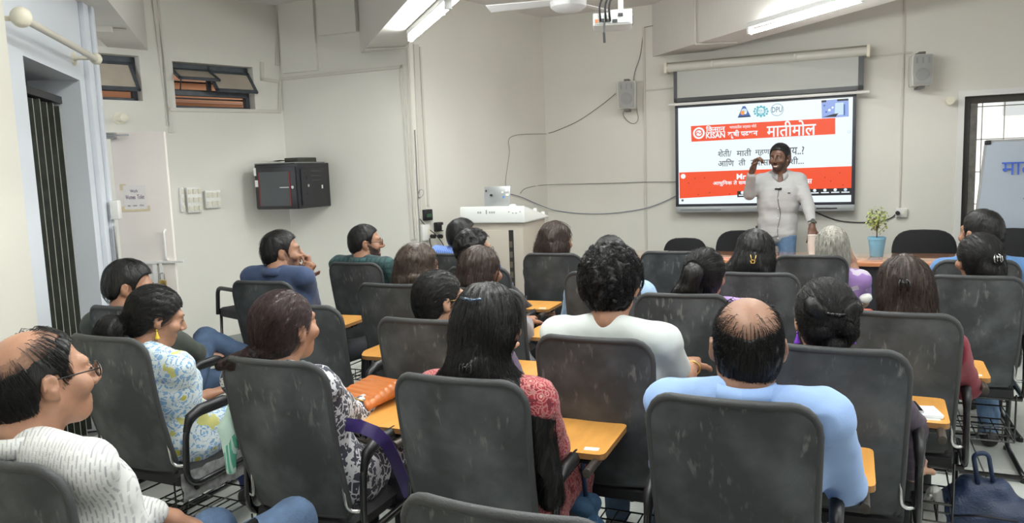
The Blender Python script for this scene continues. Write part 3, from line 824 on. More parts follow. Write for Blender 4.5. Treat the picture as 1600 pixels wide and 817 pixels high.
# ------------------------------------------------------------------ ceiling lamps
lamp_body = mat('lamp_body', (.75, .75, .74), .4)
tube_m = mat('tube_glow', (.96, 1.0, .98), .5, emit=75.0)
def tube_lamp(p, d, label, light=True, drop=.03):
    """a batten lamp: p = centre under the surface it hangs from, d = its direction"""
    an = math.atan2(d[1], d[0])
    t = thing('tube_lamp', label, 'lamp', p, an, group=None)
    MB().box((0, 0, -.02), (1.22, .05, .04)).build('batten', lamp_body, t, bevel=.004)
    MB().cyl((-.58, 0, -.075), (.58, 0, -.075), .016, 12).build('tube', tube_m, t, smooth=40)
    for s in (-1, 1): MB().box((s * .595, 0, -.05), (.03, .045, .08)).build('end_holder', lamp_body, t, bevel=.004)
    MB().cyl((.35, .03, -.04), (.35, .03, -.075), .012, 10).build('starter', cream_pl, t)
    if light:
        l = tube_light((p[0], p[1], p[2] - .10), an)
        l.parent = t; l.location = (0, 0, -.10); l.rotation_euler = (0, 0, 0)
    return t
pA, pB = at_z(640, 64, BZ - .08), at_z(694, 18, BZ - .08)
d1 = (pB - pA) / np.linalg.norm(pB - pA); tube_lamp(pA + d1 * .62 + [0, 0, .08], bd, 'lit tube lamp under the left ceiling beam above the cable trunking')
pA = at_z(1176, 52, BZ - .08); pB = at_z(1266, 24, BZ - .08)
d2 = (pB - pA) / np.linalg.norm(pB - pA); tube_lamp(pA + d2 * .60 + [0, 0, .08], bd, 'lit tube lamp under the right ceiling beam above the projection screen')
for q in ((-.35, 3.0), (1.5, 3.5), (3.2, 3.4), (.1, .6), (1.9, 1.4), (3.6, 1.4), (-.3, 1.8), (.8, 4.6)):  # unseen lamps, added to brighten the audience area
    tube_lamp(np.array([q[0], q[1], CEIL - .004]), bd, 'lit tube lamp on the ceiling outside the view, over the audience')['group'] = 'added ceiling lamps outside the view'

# ceiling fan and projector
fp = at_z(888, 7, 2.75); fan = thing('ceiling_fan', 'white ceiling fan at the top edge left of the projector', 'fan', (fp[0], fp[1], 2.75))
MB().lathe([(.02, -.05), (.10, -.045), (.135, -.02), (.14, .02), (.10, .06), (.03, .09), (.03, .11)], 24).build('motor', mat('fan_white', (.72, .71, .72), .35), fan, smooth=40)
MB().cyl((0, 0, .1), (0, 0, CEIL - 2.75), .014, 10).build('rod', white_pl, fan)
MB().lathe([(.07, .35), (.04, .405)], 16).build('canopy', white_pl, fan, smooth=40)
for k in range(3):
    R = rot_z(math.radians(168 + 120 * k)); b = MB()
    b.add([R @ np.array(p) for p in ((.12, -.05, .01), (.62, -.07, .0), (.63, .06, .025), (.12, .05, .03), (.12, -.05, .016), (.62, -.07, .006), (.63, .06, .031), (.12, .05, .036))], [(3, 2, 1, 0), (4, 5, 6, 7), (0, 1, 5, 4), (1, 2, 6, 5), (2, 3, 7, 6), (3, 0, 4, 7)]); b.build('blade', mat('fan_white', (0, 0, 0)), fan)

pp = at_z(957, 29, 2.56); prz = math.radians(-8)
pj = thing('projector', 'white ceiling projector with black cables hanging over the room', 'projector', (pp[0], pp[1], 2.56), prz)
sc_ = float(np.linalg.norm(pp - [0, 0, CAM_H])) / F_PX; pw_, ph_ = 58 * sc_, 19 * sc_
MB().box((0, .13, 0), (pw_, .26, ph_)).build('case', mat('projector_white', (.74, .74, .72), .4), pj, bevel=.012)
MB().box((0, -.004, -.004), (pw_ * .90, .01, ph_ * .62)).build('port_panel', mat('port_panel', (.55, .58, .56), .5), pj)
MB().box((-pw_ * .40, -.012, -ph_ * .15), (.022, .012, .022)).build('port', mat('orange_port', (.55, .16, .05), .5), pj)
for q, z in ((-.27, -.1), (-.12, -.15), (.06, -.2), (.20, .25)): MB().box((pw_ * q, -.014, ph_ * z), (.035, .02, .018)).build('port', black_pl, pj)
MB().box((pw_ / 2, .12, 0), (.008, .12, ph_ * .6)).build('side_vent', mat('vent_grey', (.30, .31, .31), .6), pj)
for k in range(4): MB().box((pw_ / 2 + .004, .09 + k * .022, 0), (.006, .008, ph_ * .55)).build('vent_slot', black_pl, pj)
MB().cyl((.06, .13, ph_ / 2), (.06, .13, CEIL - 2.56), .02, 10).box((.06, .13, ph_ / 2 + .02), (.16, .10, .02)).build('mount', white_pl, pj)
for q in ((-.30, .02), (-.16, .05), (-.06, .08)):
    MB().tube(fillet([(pw_ * q[0], -.02, -.02), (pw_ * q[0] - .01, -.06, .10), (q[1], -.02, .24), (.04, .10, .62)], .08, 6), .007, 6).build('cable', cable_bk, pj, smooth=True)
MB().tube([(pw_ * -.20, -.03, -.02), (pw_ * -.22, -.04, -.10)], .006, 6).cyl((pw_ * -.22, -.04, -.10), (pw_ * -.21, -.04, -.17), .009, 8).build('hanging_plug', cable_bk, pj)
# ================================================================== TABLE, LECTERN, PLANT, WHITEBOARD
desk_m = mat('desk_laminate', (.58, .235, .10), .22, var=.12, vscale=7, stretch=(1, 8, 8), coat=1.0)
panel_m = mat('modesty_panel', (.016, .017, .022), .5)
TF = Frame(*FR.world(0, -1.07, 0)[:2], -24)           # back edge of the table
tb = at_z(1496, 392, .75); tl = at_z(924, 400, .75)
tx0, tx1 = TF.local(tl)[0], TF.local(tb)[0]; TD = .62
table = thing('front_table', 'long orange-brown laminate table with a dark front panel below the display', 'table', (tx0, 0, 0), frame=TF)
TW = tx1 - tx0
MB().box2((0, -TD, .715), (TW, 0, .75)).build('table_top', desk_m, table, bevel=.006)
MB().box2((.04, -TD + .06, .10), (TW - .04, -TD + .08, .715)).build('front_panel', panel_m, table)
for x in (.06, TW * .5, TW - .06): MB().box2((x - .02, -TD + .08, 0), (x + .02, -.06, .715)).build('leg_panel', panel_m, table, bevel=.003)


def on_table(px, py):
    p = at_z(px, py, .75); return p
pc = on_table(1369.5, 400)
pt = thing('potted_plant', 'small bushy green plant in a light blue pot on the front table', 'plant', (pc[0], pc[1], .7505))
s_ = float(np.linalg.norm(pc - [0, 0, CAM_H])) / F_PX
ph_ = 27 * s_; pr_ = 11.5 * s_
MB().lathe([(pr_ * .72, 0), (pr_ * .75, .004), (pr_ * .97, ph_ * .86), (pr_ * 1.04, ph_ * .87), (pr_ * 1.04, ph_), (pr_ * .94, ph_), (pr_ * .90, ph_ * .9)], 24).build('pot', mat('pot_blue', (.20, .45, .62), .35), pt, smooth=40)
MB().lathe([(pr_ * .9, ph_ * .88), (pr_ * .3, ph_ * .93)], 16).build('soil', mat('soil', (.05, .035, .025), .9), pt)
rr = random.Random(5); st = MB(); lv = MB()
leaf_m = mat('leaf_green', (.32, .38, .10), .5, var=.5, vscale=30); ct = ph_ + 24 * s_
for k in range(9):
    a = rr.random() * 6.28; r = rr.uniform(.2, .8) * 15 * s_
    tip = np.array([r * math.cos(a), r * math.sin(a), ct + rr.uniform(-.6, 1) * 14 * s_])
    st.tube([(0, 0, ph_ * .9), (0, 0, ph_ + 8 * s_), tip * [.5, .5, 1] - [0, 0, 4 * s_], tip], [.005, .004, .003, .0015], 5)
st.build('stem', mat('twig', (.13, .09, .05), .8), pt, smooth=True)
for k in range(260):
    v = np.array([rr.gauss(0, 1) for _ in range(3)]); v /= np.linalg.norm(v)
    c = v * rr.uniform(.55, 1.0) * np.array([15.5, 15.5, 18]) * s_ + [0, 0, ct]
    if rr.random() < .25: c = v * rr.uniform(.2, 1.15) * np.array([16, 16, 18]) * s_ + [0, 0, ct]
    u = np.array([rr.gauss(0, 1) for _ in range(3)]); u /= np.linalg.norm(u); w_ = np.cross(u, v); w_ /= np.linalg.norm(w_) + 1e-6
    l = rr.uniform(.018, .03); q = l * .32
    lv.add([c - u * l * .5, c + w_ * q + v * .002, c + u * l * .5, c - w_ * q + v * .002], [(0, 1, 2, 3)])
tag(lv.build('foliage', leaf_m, pt), kind='stuff')

# lectern with a laptop
lp = at_z(770, 347, 1.13); LF = Frame(*at_z(719, 348, 1.09)[:2], -22)
lw = LF.loc(820, 348)[0]
beige = mat('lectern_beige', (.44, .395, .33), .55, var=.04, vscale=2); whitec = mat('lectern_white', (.78, .79, .76), .4)
lec = thing('lectern', 'beige cabinet lectern with a white sloped console top in the corner', 'lectern', (0, 0, 0), frame=LF)
z0, z1 = 1.085, LF.loc(770, 322)[2]
LD = .62
MB().prism([(0, z0), (0, z1), (lw, z1), (lw, z0)], 0, LD).build('console', whitec, lec, bevel=.012)
con = [c for c in lec.children if c.name.startswith('console')][0]
for v in con.data.vertices:                                     # the lid slopes down towards the speaker's side
    if v.co.z > (z0 + z1) / 2: v.co.z -= v.co.y * .20
MB().box2((.05, .03, .04), (lw - .03, LD - .04, z0)).build('body', beige, lec, bevel=.006)
b0, b1 = LF.loc(740, 362)[0], LF.loc(793, 362)[0]
zt_ = LF.loc(770, 360)[2]
dr = MB().box2((b0 - .10, .022, .12), (b1, .031, zt_)).build('door', beige, lec, bevel=.002)
MB().box2((b1, .024, .12), (b1 + .04, .032, zt_)).build('door_gap', mat('dark_gap', (.02, .018, .015), .8), lec)
for k in range(9): MB().box2((b1 + .004, .020, .2 + k * .085), (b1 + .03, .024, .25 + k * .085)).build('gap_slot', mat('gap_strip', (.10, .085, .06), .8), lec)
mk = mat('console_mark', (.36, .37, .36), .6)
lg = MB(); cx = LF.loc(760, 332)
for dx in (-.075, -.055, .03, .05, .07): lg.box((cx[0] + dx, -.001, cx[2]), (.014, .003, .016))
lg.box((cx[0], -.001, cx[2] + .004), (.012, .003, .034)); lg.build('console_logo', mk, lec)
cx = LF.loc(803, 332); lg = MB()
for dx in (-.045, -.01, .02, .055): lg.box((cx[0] + dx, -.001, cx[2] + (.006 if dx in (-.045, .055) else -.004)), (.012, .003, .008))
lg.build('console_mark', mk, lec)
q = LF.loc(773, 308, -.16)
lap = thing('laptop', 'open grey laptop with stickers on its lid on top of the lectern', 'laptop', (q[0], .20, z1 - .035), frame=LF, rz=math.radians(4))
k_ = 45 * 6.3 / F_PX
R = np.array([[1, 0, 0], [0, math.cos(.12), -math.sin(.12)], [0, math.sin(.12), math.cos(.12)]]).T
lid_m = mat('laptop_grey', (.40, .41, .41), .35, .6)
lid = MB().box((0, .02, .10), (k_, .008, .185), R).build('lid', lid_m, lap, bevel=.003)
MB().box((0, .14, .006), (k_, .22, .014)).build('keyboard_base', lid_m, lap, bevel=.003)
for (x, z, w_, h_, m) in ((-.40, .80, .05, .10, black_pl), (-.22, .60, .09, .09, black_pl), (.22, .72, .07, .09, white_pl), (.38, .80, .09, .10, white_pl), (.40, .60, .12, .10, white_pl), (.25, .50, .06, .10, mat('sticker_blue', (.05, .25, .6), .5)), (.08, .05, .18, .05, black_pl)):
    MB().box((x * k_, .0105 - (z - .5) * .022, z * .185 + .008), (w_ * k_, .003, h_ * .185), R).build('sticker', m, lid)
q2 = LF.loc(794, 317)
t = thing('mouse', 'small white mouse beside the laptop on the lectern', 'mouse', (q2[0], .10, z1 - .02), frame=LF)
MB().ball((0, 0, .014), (.03, .05, .018), 14).build('shell', whitec, t, smooth=True)
for x_, y_ in ((.78, .30), (.84, .5)):
    t = thing('console_knob', 'small white knob on the sloped side of the lectern console' + (' nearer the laptop' if y_ < .4 else ' at the far end'), 'knob', (lw * .97, y_, z1 - y_ * .20 - .004), frame=LF)
    MB().lathe([(.02, 0), (.018, .02), (.01, .026)], 12).build('cap', whitec, t, smooth=40)

# whiteboard in front of the barred window
WB = Frame(*FR.world(0, -.66, 0)[:2], -24)
w0 = WB.loc(1541, 221); w1 = WB.loc(1522, 350); WBW = 1.25
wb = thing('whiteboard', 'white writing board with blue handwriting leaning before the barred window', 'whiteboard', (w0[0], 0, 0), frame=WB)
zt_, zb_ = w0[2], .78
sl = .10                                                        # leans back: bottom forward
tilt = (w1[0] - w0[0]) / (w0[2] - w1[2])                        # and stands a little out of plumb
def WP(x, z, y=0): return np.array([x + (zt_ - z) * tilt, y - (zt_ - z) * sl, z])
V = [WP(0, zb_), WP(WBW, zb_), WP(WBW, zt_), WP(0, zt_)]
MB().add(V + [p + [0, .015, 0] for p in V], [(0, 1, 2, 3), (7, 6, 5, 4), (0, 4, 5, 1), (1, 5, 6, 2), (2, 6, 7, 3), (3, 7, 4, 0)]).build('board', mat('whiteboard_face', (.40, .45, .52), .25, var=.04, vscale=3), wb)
fm = MB()
for p, q in ((0, 3), (3, 2), (2, 1), (0, 1)): fm.tube([V[p] + [0, .007, 0], V[q] + [0, .007, 0]], .011, 6)
fm.build('frame', mat('board_frame', (.38, .39, .39), .4, .5), wb)
MB().box(V[3] + [.012, .005, -.010], (.045, .035, .035)).build('corner_cap', black_pl, wb, bevel=.006)
for x in (.25, 1.0): MB().tube([WP(x, zb_, .02), WP(x, .0, .02)], .014, 8).tube([WP(x, 1.6, .02), (x, .55, 0)], .012, 8).build('stand_leg', chrome, wb)
bi = mat('blue_marker', (.05, .12, .55), .6)
g0 = WB.loc(1566, 249, .05); g1 = WB.loc(1600, 273, .05)
wr = fit_text('lettering', 'माती', bi, wb, g0[0] - w0[0], g0[0] - w0[0] + (g1[0] - g0[0]) * 1.75, g1[2], g0[2] + .02, -.012 - (zt_ - g1[2]) * sl, .003)
g0 = WB.loc(1580, 308, .05); fit_text('lettering', '• • •', mat('faint_marker', (.36, .40, .50), .7), wb, g0[0] - w0[0], g0[0] - w0[0] + .07, g0[2] - .004, g0[2] + .006, -.004 - (zt_ - g0[2] + .01) * sl)
g0 = WB.loc(1598, 310, .05); MB().prism([(g0[0] - w0[0], g0[2]), (g0[0] - w0[0] + .10, g0[2] + .03), (g0[0] - w0[0] + .06, g0[2] - .03)], -.004 - (zt_ - g0[2]) * sl, -.002 - (zt_ - g0[2]) * sl).build('arrow_mark', black_pl, wb)

# ================================================================== CHAIRS
def mesh_cloth(name, col, see=.05):
    """Dusty black netting: fine weave with pinholes, pale moiré streaks of light painted in, mostly near the top."""
    m, nt, N, L, b = new_mat(name)
    setv(b, Roughness=.75); b.inputs['Specular IOR Level'].default_value = .35
    tc = N.new('ShaderNodeTexCoord')
    n = N.new('ShaderNodeTexNoise'); n.inputs['Scale'].default_value = 7; n.inputs['Detail'].default_value = 6
    oi = N.new('ShaderNodeObjectInfo'); ad = N.new('ShaderNodeVectorMath'); ad.operation = 'ADD'
    L.new(tc.outputs['Object'], ad.inputs[0]); L.new(oi.outputs['Random'], ad.inputs[1]); L.new(ad.outputs[0], n.inputs['Vector'])
    r = N.new('ShaderNodeValToRGB'); L.new(n.outputs['Fac'], r.inputs[0])
    e = r.color_ramp.elements; e[0].position = .42; e[0].color = (*col, 1); e[1].position = .80; e[1].color = (*[min(1, c * 2.6 + .01) for c in col], 1)
    # moiré of light through the net, painted as pale streaks
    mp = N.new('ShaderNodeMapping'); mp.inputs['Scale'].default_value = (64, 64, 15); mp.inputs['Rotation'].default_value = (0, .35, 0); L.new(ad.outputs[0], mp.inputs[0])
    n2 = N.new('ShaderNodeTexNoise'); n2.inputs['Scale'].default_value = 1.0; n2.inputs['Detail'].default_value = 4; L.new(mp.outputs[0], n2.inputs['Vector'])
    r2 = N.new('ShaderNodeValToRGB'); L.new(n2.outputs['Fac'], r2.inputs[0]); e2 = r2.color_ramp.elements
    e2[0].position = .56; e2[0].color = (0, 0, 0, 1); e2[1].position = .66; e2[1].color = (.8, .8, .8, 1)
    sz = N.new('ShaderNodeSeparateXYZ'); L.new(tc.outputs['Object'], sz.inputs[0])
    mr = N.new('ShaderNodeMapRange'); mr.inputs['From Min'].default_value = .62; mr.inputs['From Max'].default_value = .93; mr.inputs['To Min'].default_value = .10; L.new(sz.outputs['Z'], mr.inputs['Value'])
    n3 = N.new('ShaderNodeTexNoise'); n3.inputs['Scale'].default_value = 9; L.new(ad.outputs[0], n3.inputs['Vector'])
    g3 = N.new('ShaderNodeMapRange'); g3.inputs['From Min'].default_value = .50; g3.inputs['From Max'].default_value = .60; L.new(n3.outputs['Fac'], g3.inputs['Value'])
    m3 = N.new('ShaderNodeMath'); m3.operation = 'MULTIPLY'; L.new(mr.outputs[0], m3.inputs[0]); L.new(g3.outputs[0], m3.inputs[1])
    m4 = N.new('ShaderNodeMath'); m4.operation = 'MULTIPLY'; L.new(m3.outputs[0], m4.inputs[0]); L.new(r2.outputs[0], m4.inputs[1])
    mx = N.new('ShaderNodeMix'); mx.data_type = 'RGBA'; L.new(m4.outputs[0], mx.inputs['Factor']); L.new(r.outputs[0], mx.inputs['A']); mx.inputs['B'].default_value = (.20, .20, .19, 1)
    L.new(mx.outputs['Result'], b.inputs['Base Color'])
    # weave
    mw = N.new('ShaderNodeMapping'); mw.inputs['Scale'].default_value = (330, 330, 330); mw.inputs['Rotation'].default_value = (0, .78, 0); L.new(tc.outputs['Object'], mw.inputs[0])
    ck = N.new('ShaderNodeTexVoronoi'); ck.inputs['Scale'].default_value = 1.0; ck.inputs['Randomness'].default_value = .15; L.new(mw.outputs[0], ck.inputs['Vector'])
    bp = N.new('ShaderNodeBump'); bp.inputs['Strength'].default_value = .35; bp.inputs['Distance'].default_value = .002; L.new(ck.outputs['Distance'], bp.inputs['Height']); L.new(bp.outputs[0], b.inputs['Normal'])
    if see:
        g = N.new('ShaderNodeMath'); g.operation = 'LESS_THAN'; g.inputs[1].default_value = .16; L.new(ck.outputs['Distance'], g.inputs[0])
        g2 = N.new('ShaderNodeMath'); g2.operation = 'MULTIPLY'; g2.inputs[1].default_value = see; L.new(g.outputs[0], g2.inputs[0])
        tr = N.new('ShaderNodeBsdfTransparent'); ms = N.new('ShaderNodeMixShader')
        L.new(g2.outputs[0], ms.inputs[0]); L.new(b.outputs[0], ms.inputs[1]); L.new(tr.outputs[0], ms.inputs[2])
        L.new(ms.outputs[0], N['Material Output'].inputs[0])
    return m


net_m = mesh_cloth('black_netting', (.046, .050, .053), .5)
rim_m = mat('black_piping', (.045, .047, .049), .6, bump=.2, bscale=300)
seat_m = mat('seat_cloth', (.016, .016, .018), .85, bump=.2, bscale=200)
tube_bk = mat('black_enamel', (.012, .012, .013), .22, .0, coat=.4)
glide_m = chrome
wood_m = mat('tablet_laminate', (.66, .32, .075), .38, var=.10, vscale=5, stretch=(6, 1, 1), coat=.15)
wood_e = mat('tablet_edge', (.30, .15, .05), .5)
rust_m = mat('worn_steel', (.10, .085, .075), .4, .7, var=.4, vscale=25)
BH0, BH1 = .425, .961                       # bottom and top of the backrest


def back_pt(u, z, off=0.0, W=.225):
    """point of the backrest: u -1..1 across, z height; off = out of the surface (towards the rear)"""
    t = (z - BH0) / (BH1 - BH0); w = (W - .018) + .018 * t; r = .075
    if z > BH1 - r: w = w - r + math.sqrt(max(0, r * r - (z - (BH1 - r)) ** 2))
    if z < BH0 + .03: w = w - .03 + math.sqrt(max(0, .03 ** 2 - (BH0 + .03 - z) ** 2))
    x = u * w
    y = -.185 - .135 * t + .035 * (x / W) ** 2 - .018 * math.sin(PI * min(1, t * 1.05))
    return np.array([x, y - off, z])


def make_chair(name, label):
    t = thing(name, label, 'chair', group='training chairs with writing tablets')
    zs = [BH0 + .001] + list(np.linspace(BH0 + .02, BH1 - .075, 9)) + [BH1 - .075 + .075 * math.sin(a) for a in (.35, .7, 1.0, 1.3, 1.5)]
    us = np.linspace(-1, 1, 11)
    mb = MB(); n = len(us)
    for off in (-.008, .008): mb.v += [tuple(back_pt(u, z, off)) for z in zs for u in us]
    k = len(zs) * n
    for i in range(len(zs) - 1):
        for j in range(n - 1):
            a = i * n + j; mb.f.append((a, a + 1, a + n + 1, a + n)); mb.f.append((k + a, k + a + n, k + a + n + 1, k + a + 1))
    mb.m = [0] * len(mb.f)
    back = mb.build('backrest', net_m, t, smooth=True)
    path = [back_pt(-1, z) for z in zs] + [back_pt(u, zs[-1]) for u in us[1:-1]] + [back_pt(1, z) for z in zs[::-1]]
    MB().tube(path, .0115, 8).tube([back_pt(u, BH0 + .008) for u in us], .010, 6).build('rim', rim_m, back, smooth=True)
    # seat cushion
    sv = MB(); N_ = 7
    for i in range(N_):
        for j in range(N_):
            u, v = -1 + 2 * i / (N_ - 1), -1 + 2 * j / (N_ - 1)
            sx, sy = u * .225 * (1 - .06 * abs(v) ** 4), v * .215 * (1 - .06 * abs(u) ** 4)
            e = max(abs(u), abs(v)); sv.v.append((sx, sy + .03, .445 - .035 * e ** 6 + .008 * (1 - u * u) * (1 - v * v)))
    for i in range(N_):
        for j in range(N_):
            u, v = -1 + 2 * i / (N_ - 1), -1 + 2 * j / (N_ - 1)
            sv.v.append((u * .215, v * .205 + .03, .375))
    q = N_ * N_
    for i in range(N_ - 1):
        for j in range(N_ - 1):
            a = i * N_ + j; sv.f.append((a, a + N_, a + N_ + 1, a + 1)); sv.f.append((q + a, q + a + 1, q + a + N_ + 1, q + a + N_))
    for i in range(N_ - 1):
        for (a, b) in ((i, i + 1), (q - N_ + i + 1, q - N_ + i), (i * N_ + N_, i * N_), (i * N_ + N_ - 1, i * N_ + 2 * N_ - 1)):
            sv.f.append((a, b, b + q, a + q))
    sv.m = [0] * len(sv.f)
    sv.build('seat', seat_m, t, smooth=50)
    for s in (-1, 1):
        x = s * .262
        p = fillet([(x, .25, .640), (x, -.15, .640), (x, -.175, .372), (x, .23, .385), (x, .275, .018), (x, -.27, .018)], .09, 6)
        fr_ = MB().tube(p, .0135, 8).build('side_frame', tube_bk, t, smooth=True)
        MB().tube([(x, -.155, .585), (x, -.13, .637), (x, -.07, .655), (x, .06, .655), (x, .10, .648)], [.012, .019, .021, .021, .014], 8).build('arm_pad', black_pl, fr_, smooth=True)
        for y in (-.26, .25): MB().cyl((x, y, .0), (x, y, .016), .018, 10).build('foot_cap', black_pl, fr_)
    for y, z in ((-.255, .02), (.10, .366), (-.12, .362)): MB().cyl((-.262, y, z), (.262, y, z), .0125, 8).build('cross_bar', tube_bk, t, smooth=40)
    for s in (-1, 1):
        MB().tube(fillet([(s * .262, -.165, .46), (s * .21, -.19, .46), (s * .20, -.205, .60)], .03), .007, 6).build('back_bracket', glide_m, t, smooth=True)
    # wire basket under the seat
    wb_ = MB()
    for z in (.17, .24):
        for a, b in (((-.22, -.2), (.22, -.2)), ((-.22, .2), (.22, .2)), ((-.22, -.2), (-.22, .2)), ((.22, -.2), (.22, .2))): wb_.tube([(a[0], a[1], z), (b[0], b[1], z)], .004, 4, False)
    for k in range(9):
        x = -.22 + .055 * k; wb_.tube([(x, -.2, .24), (x, -.2, .17), (x, .2, .17)], .004, 4, False)
    for y in (-.1, 0, .1): wb_.tube([(-.22, y, .17), (.22, y, .17)], .004, 4, False)
    for x in (-.22, .22):
        for y in (-.2, .2): wb_.tube([(x, y, .24), (x, y, .40)], .005, 4, False)
    wb_.build('wire_basket', tube_bk, t)
    return t


def add_tablet(t):
    """hinged writing tablet on the right arm"""
    x0, x1, y0, y1, z = .055, .365, .035, .365, .674
    poly = fillet([(x1 - .07, y0), (x1, y0 + .0), (x1, y1), (x0, y1), (x0, y0 + .10), (x0 + .05, y0), (x1 - .07, y0)], .03, 3)[:-1]
    mb = MB(); n = len(poly)
    mb.add([(p[0], p[1], z) for p in poly] + [(p[0], p[1], z - .018) for p in poly], [tuple(range(n)), tuple(range(2 * n - 1, n - 1, -1))], 0)
    mb.add([(p[0], p[1], z) for p in poly] + [(p[0], p[1], z - .018) for p in poly], [(i, (i + 1) % n, n + (i + 1) % n, n + i) for i in range(n)], 1)
    tb_ = mb.build('writing_tablet', [wood_m, wood_e], t)
    MB().box((x1 - .055, y0 + .045, z + .0006), (.05, .028, .0012), rot_z(.1)).build('sticker', mat('paper_sticker', (.82, .80, .72), .7), tb_)
    MB().cyl((.335, -.06, .648), (.335, .23, .648), .0145, 10).build('hinge_pipe', rust_m, t, smooth=40)
    MB().box((.315, .16, .652), (.09, .05, .016)).tube([(.262, .05, .645), (.335, .05, .648)], .011, 6).build('hinge_bracket', tube_bk, t)


CH = {}
def chair_at(key, L=None, R=None, yaw=-24, label='', tablet=True, W=.378):
    """a chair whose backrest top corners fall on the pixels L and R"""
    u = np.array([math.cos(math.radians(yaw)), math.sin(math.radians(yaw)), 0]); f = np.array([-u[1], u[0], 0])
    a = at_z(*L, BH1) if L else None; b = at_z(*R, BH1) if R else None
    T = (a + b) / 2 if (L and R) else (a + u * W / 2 if L else b - u * W / 2)
    o = T + f * .285; o[2] = 0
    if key in ('_', ): return
    proto = PROTO[tablet]
    if proto is None:
        c = make_chair('training_chair', label)
        if tablet: add_tablet(c)
        for ch in c.children_recursive:                        # narrow training chair: 0.40 m across the back
            ch.data.transform(Matrix.Diagonal((.89, .89, 1, 1)))
        PROTO[tablet] = c
    else: c = copy_tree(proto)
    c['label'] = label
    c.location = tuple(o); c.rotation_euler = (0, 0, math.radians(yaw))
    CH[key] = Frame(o[0], o[1], yaw); CH[key].obj = c
    return c


PROTO = {True: None, False: None}
chair_at('P12', (616, 588), (803, 603), -23, 'black net-backed chair of the person in the red patterned kurta')
chair_at('P4', (339, 561), (492, 573), -23, 'black net-backed chair of the person with the green scarf, orange bag on its tablet')
chair_at('P2', (105, 525), (204, 534), -25, 'black net-backed chair of the person in the blue and yellow floral kurta', False)
chair_at('P20', (1015, 619), (1273, 643), -24, 'black net-backed chair of the balding person in the light blue shirt')
chair_at('P21', (1216, 541), (1399, 556), -26, 'black net-backed chair of the person with the purple earring, phone on its tablet')
chair_at('P22', (1330, 488), (1482, 497), -26, 'black net-backed chair of the person in the maroon top')
chair_at('P13', (839, 526), (1008, 537), -24, 'black net-backed chair of the curly-haired person in the white t-shirt')
chair_at('P11', (589, 498), (718, 507), -24, 'black net-backed chair of the person with the smooth bun and glasses')
chair_at('P16', (990, 462), (1139, 463), -19, 'black net-backed chair of the person in the lavender top with a ponytail')
chair_at('P17', (1128, 428), (1238, 430), -22, 'black net-backed chair of the person with the golden hair clip')
chair_at('P23', (1447, 432), (1605, 436), -24, 'black net-backed chair of the person with the silver claw clip at the right edge')
chair_at('P24', (1461, 409), (1598, 410), -21, 'black net-backed chair of the dark-haired person before the whiteboard', False)
chair_at('P5', (357, 441), (450, 443), -20, 'black net-backed chair of the person in the navy jacket')
chair_at('P6', (510, 411), (590, 414), -24, 'black net-backed chair of the bearded person in dark green')
chair_at('P7', (561, 445), (650, 448), -24, 'black net-backed chair of the person with loose brown wavy hair', False)
chair_at('E4', (410, 477), (523, 482), -23, 'empty black net-backed chair behind the head of the person with the green scarf')
chair_at('P15', (816, 398), (906, 398), -20, 'black net-backed chair of the dark-haired person before the lectern', False)
chair_at('X1', (1002, 395), (1095, 395), -20, 'empty black net-backed chair in front of the left half of the table', False)
chair_at('P18', None, (1322, 402), -22, 'black net-backed chair of the grey-haired person', False)
chair_at('P10', (712, 452), (793, 455), -24, 'black net-backed chair of the long-haired person in the grey sleeve')
chair_at('P3', (132, 480), None, -20, 'black net-backed chair of the dark-haired person in the olive jacket by the shutter', False)
chair_at('P14', (883, 427), None, -20, 'black net-backed chair beside the curly-haired person, its sitter hidden', False)
chair_at('P8', (668, 398), None, -22, 'black net-backed chair of the person in the bright blue striped shirt', False)
chair_at('P9', (697, 419), None, -22, 'black net-backed chair of the curly-haired person in black')
chair_at('P1', None, (66, 741), -24, 'black net-backed chair of the balding person in the dashed white shirt', False)
chair_at('E0', (618, 778), None, -24, 'empty black net-backed chair nearest the viewer at the bottom edge', False)


def visitor_chair(p, rz, label, h=.92, w=.52):
    t = thing('visitor_chair', label, 'chair', p, rz, 'black rounded visitor chairs')
    pts = []
    poly = [(w * .5 * math.copysign(abs(math.cos(a)) ** .55, math.cos(a)), h - .24 + .24 * math.copysign(abs(math.sin(a)) ** .7, math.sin(a))) for a in np.linspace(0, 2 * PI, 28, endpoint=False)]
    MB().prism(poly, -.26, -.20).build('backrest', seat_m, t, bevel=.02)
    MB().box((0, .02, .45), (w * .92, .46, .08)).build('seat', seat_m, t, bevel=.03)
    for s in (-1, 1):
        MB().tube(fillet([(s * w * .46, -.22, .58), (s * w * .52, -.12, .66), (s * w * .52, .18, .66), (s * w * .50, .22, .44)], .06), .017, 8).build('armrest', black_pl, t, smooth=True)
        MB().tube(fillet([(s * w * .42, .22, .44), (s * w * .42, .26, .012), (s * w * .42, -.26, .012)], .05), .0125, 8).build('leg', tube_bk, t, smooth=True)
    MB().box((0, -.23, .50), (.08, .02, .2)).build('back_bar', black_pl, t)
    return t


for (px, py, D, lab, hh, ww) in ((1063, 375, .55, 'black visitor chair behind the table, the smallest and farthest left', .90, .44), (1155, 363, .62, 'black visitor chair directly behind the presenter', .97, .50), (1448, 362, .62, 'black visitor chair behind the table right of the plant', .98, .51)):
    d = FR.loc(px, py, D); w_ = FR.world(d[0], -D, 0)
    visitor_chair((w_[0], w_[1], 0), math.radians(-24 + 180), lab, d[2], ww)
d = at_z(1592, 360, .93); visitor_chair((d[0], d[1], 0), math.radians(-24 + 180), 'black visitor chair at the right edge in front of the whiteboard', .93, .53)
d = at_z(386, 413, .84); visitor_chair((d[0], d[1], 0), math.radians(48), 'small round-backed black chair against the left wall', .84, .33)
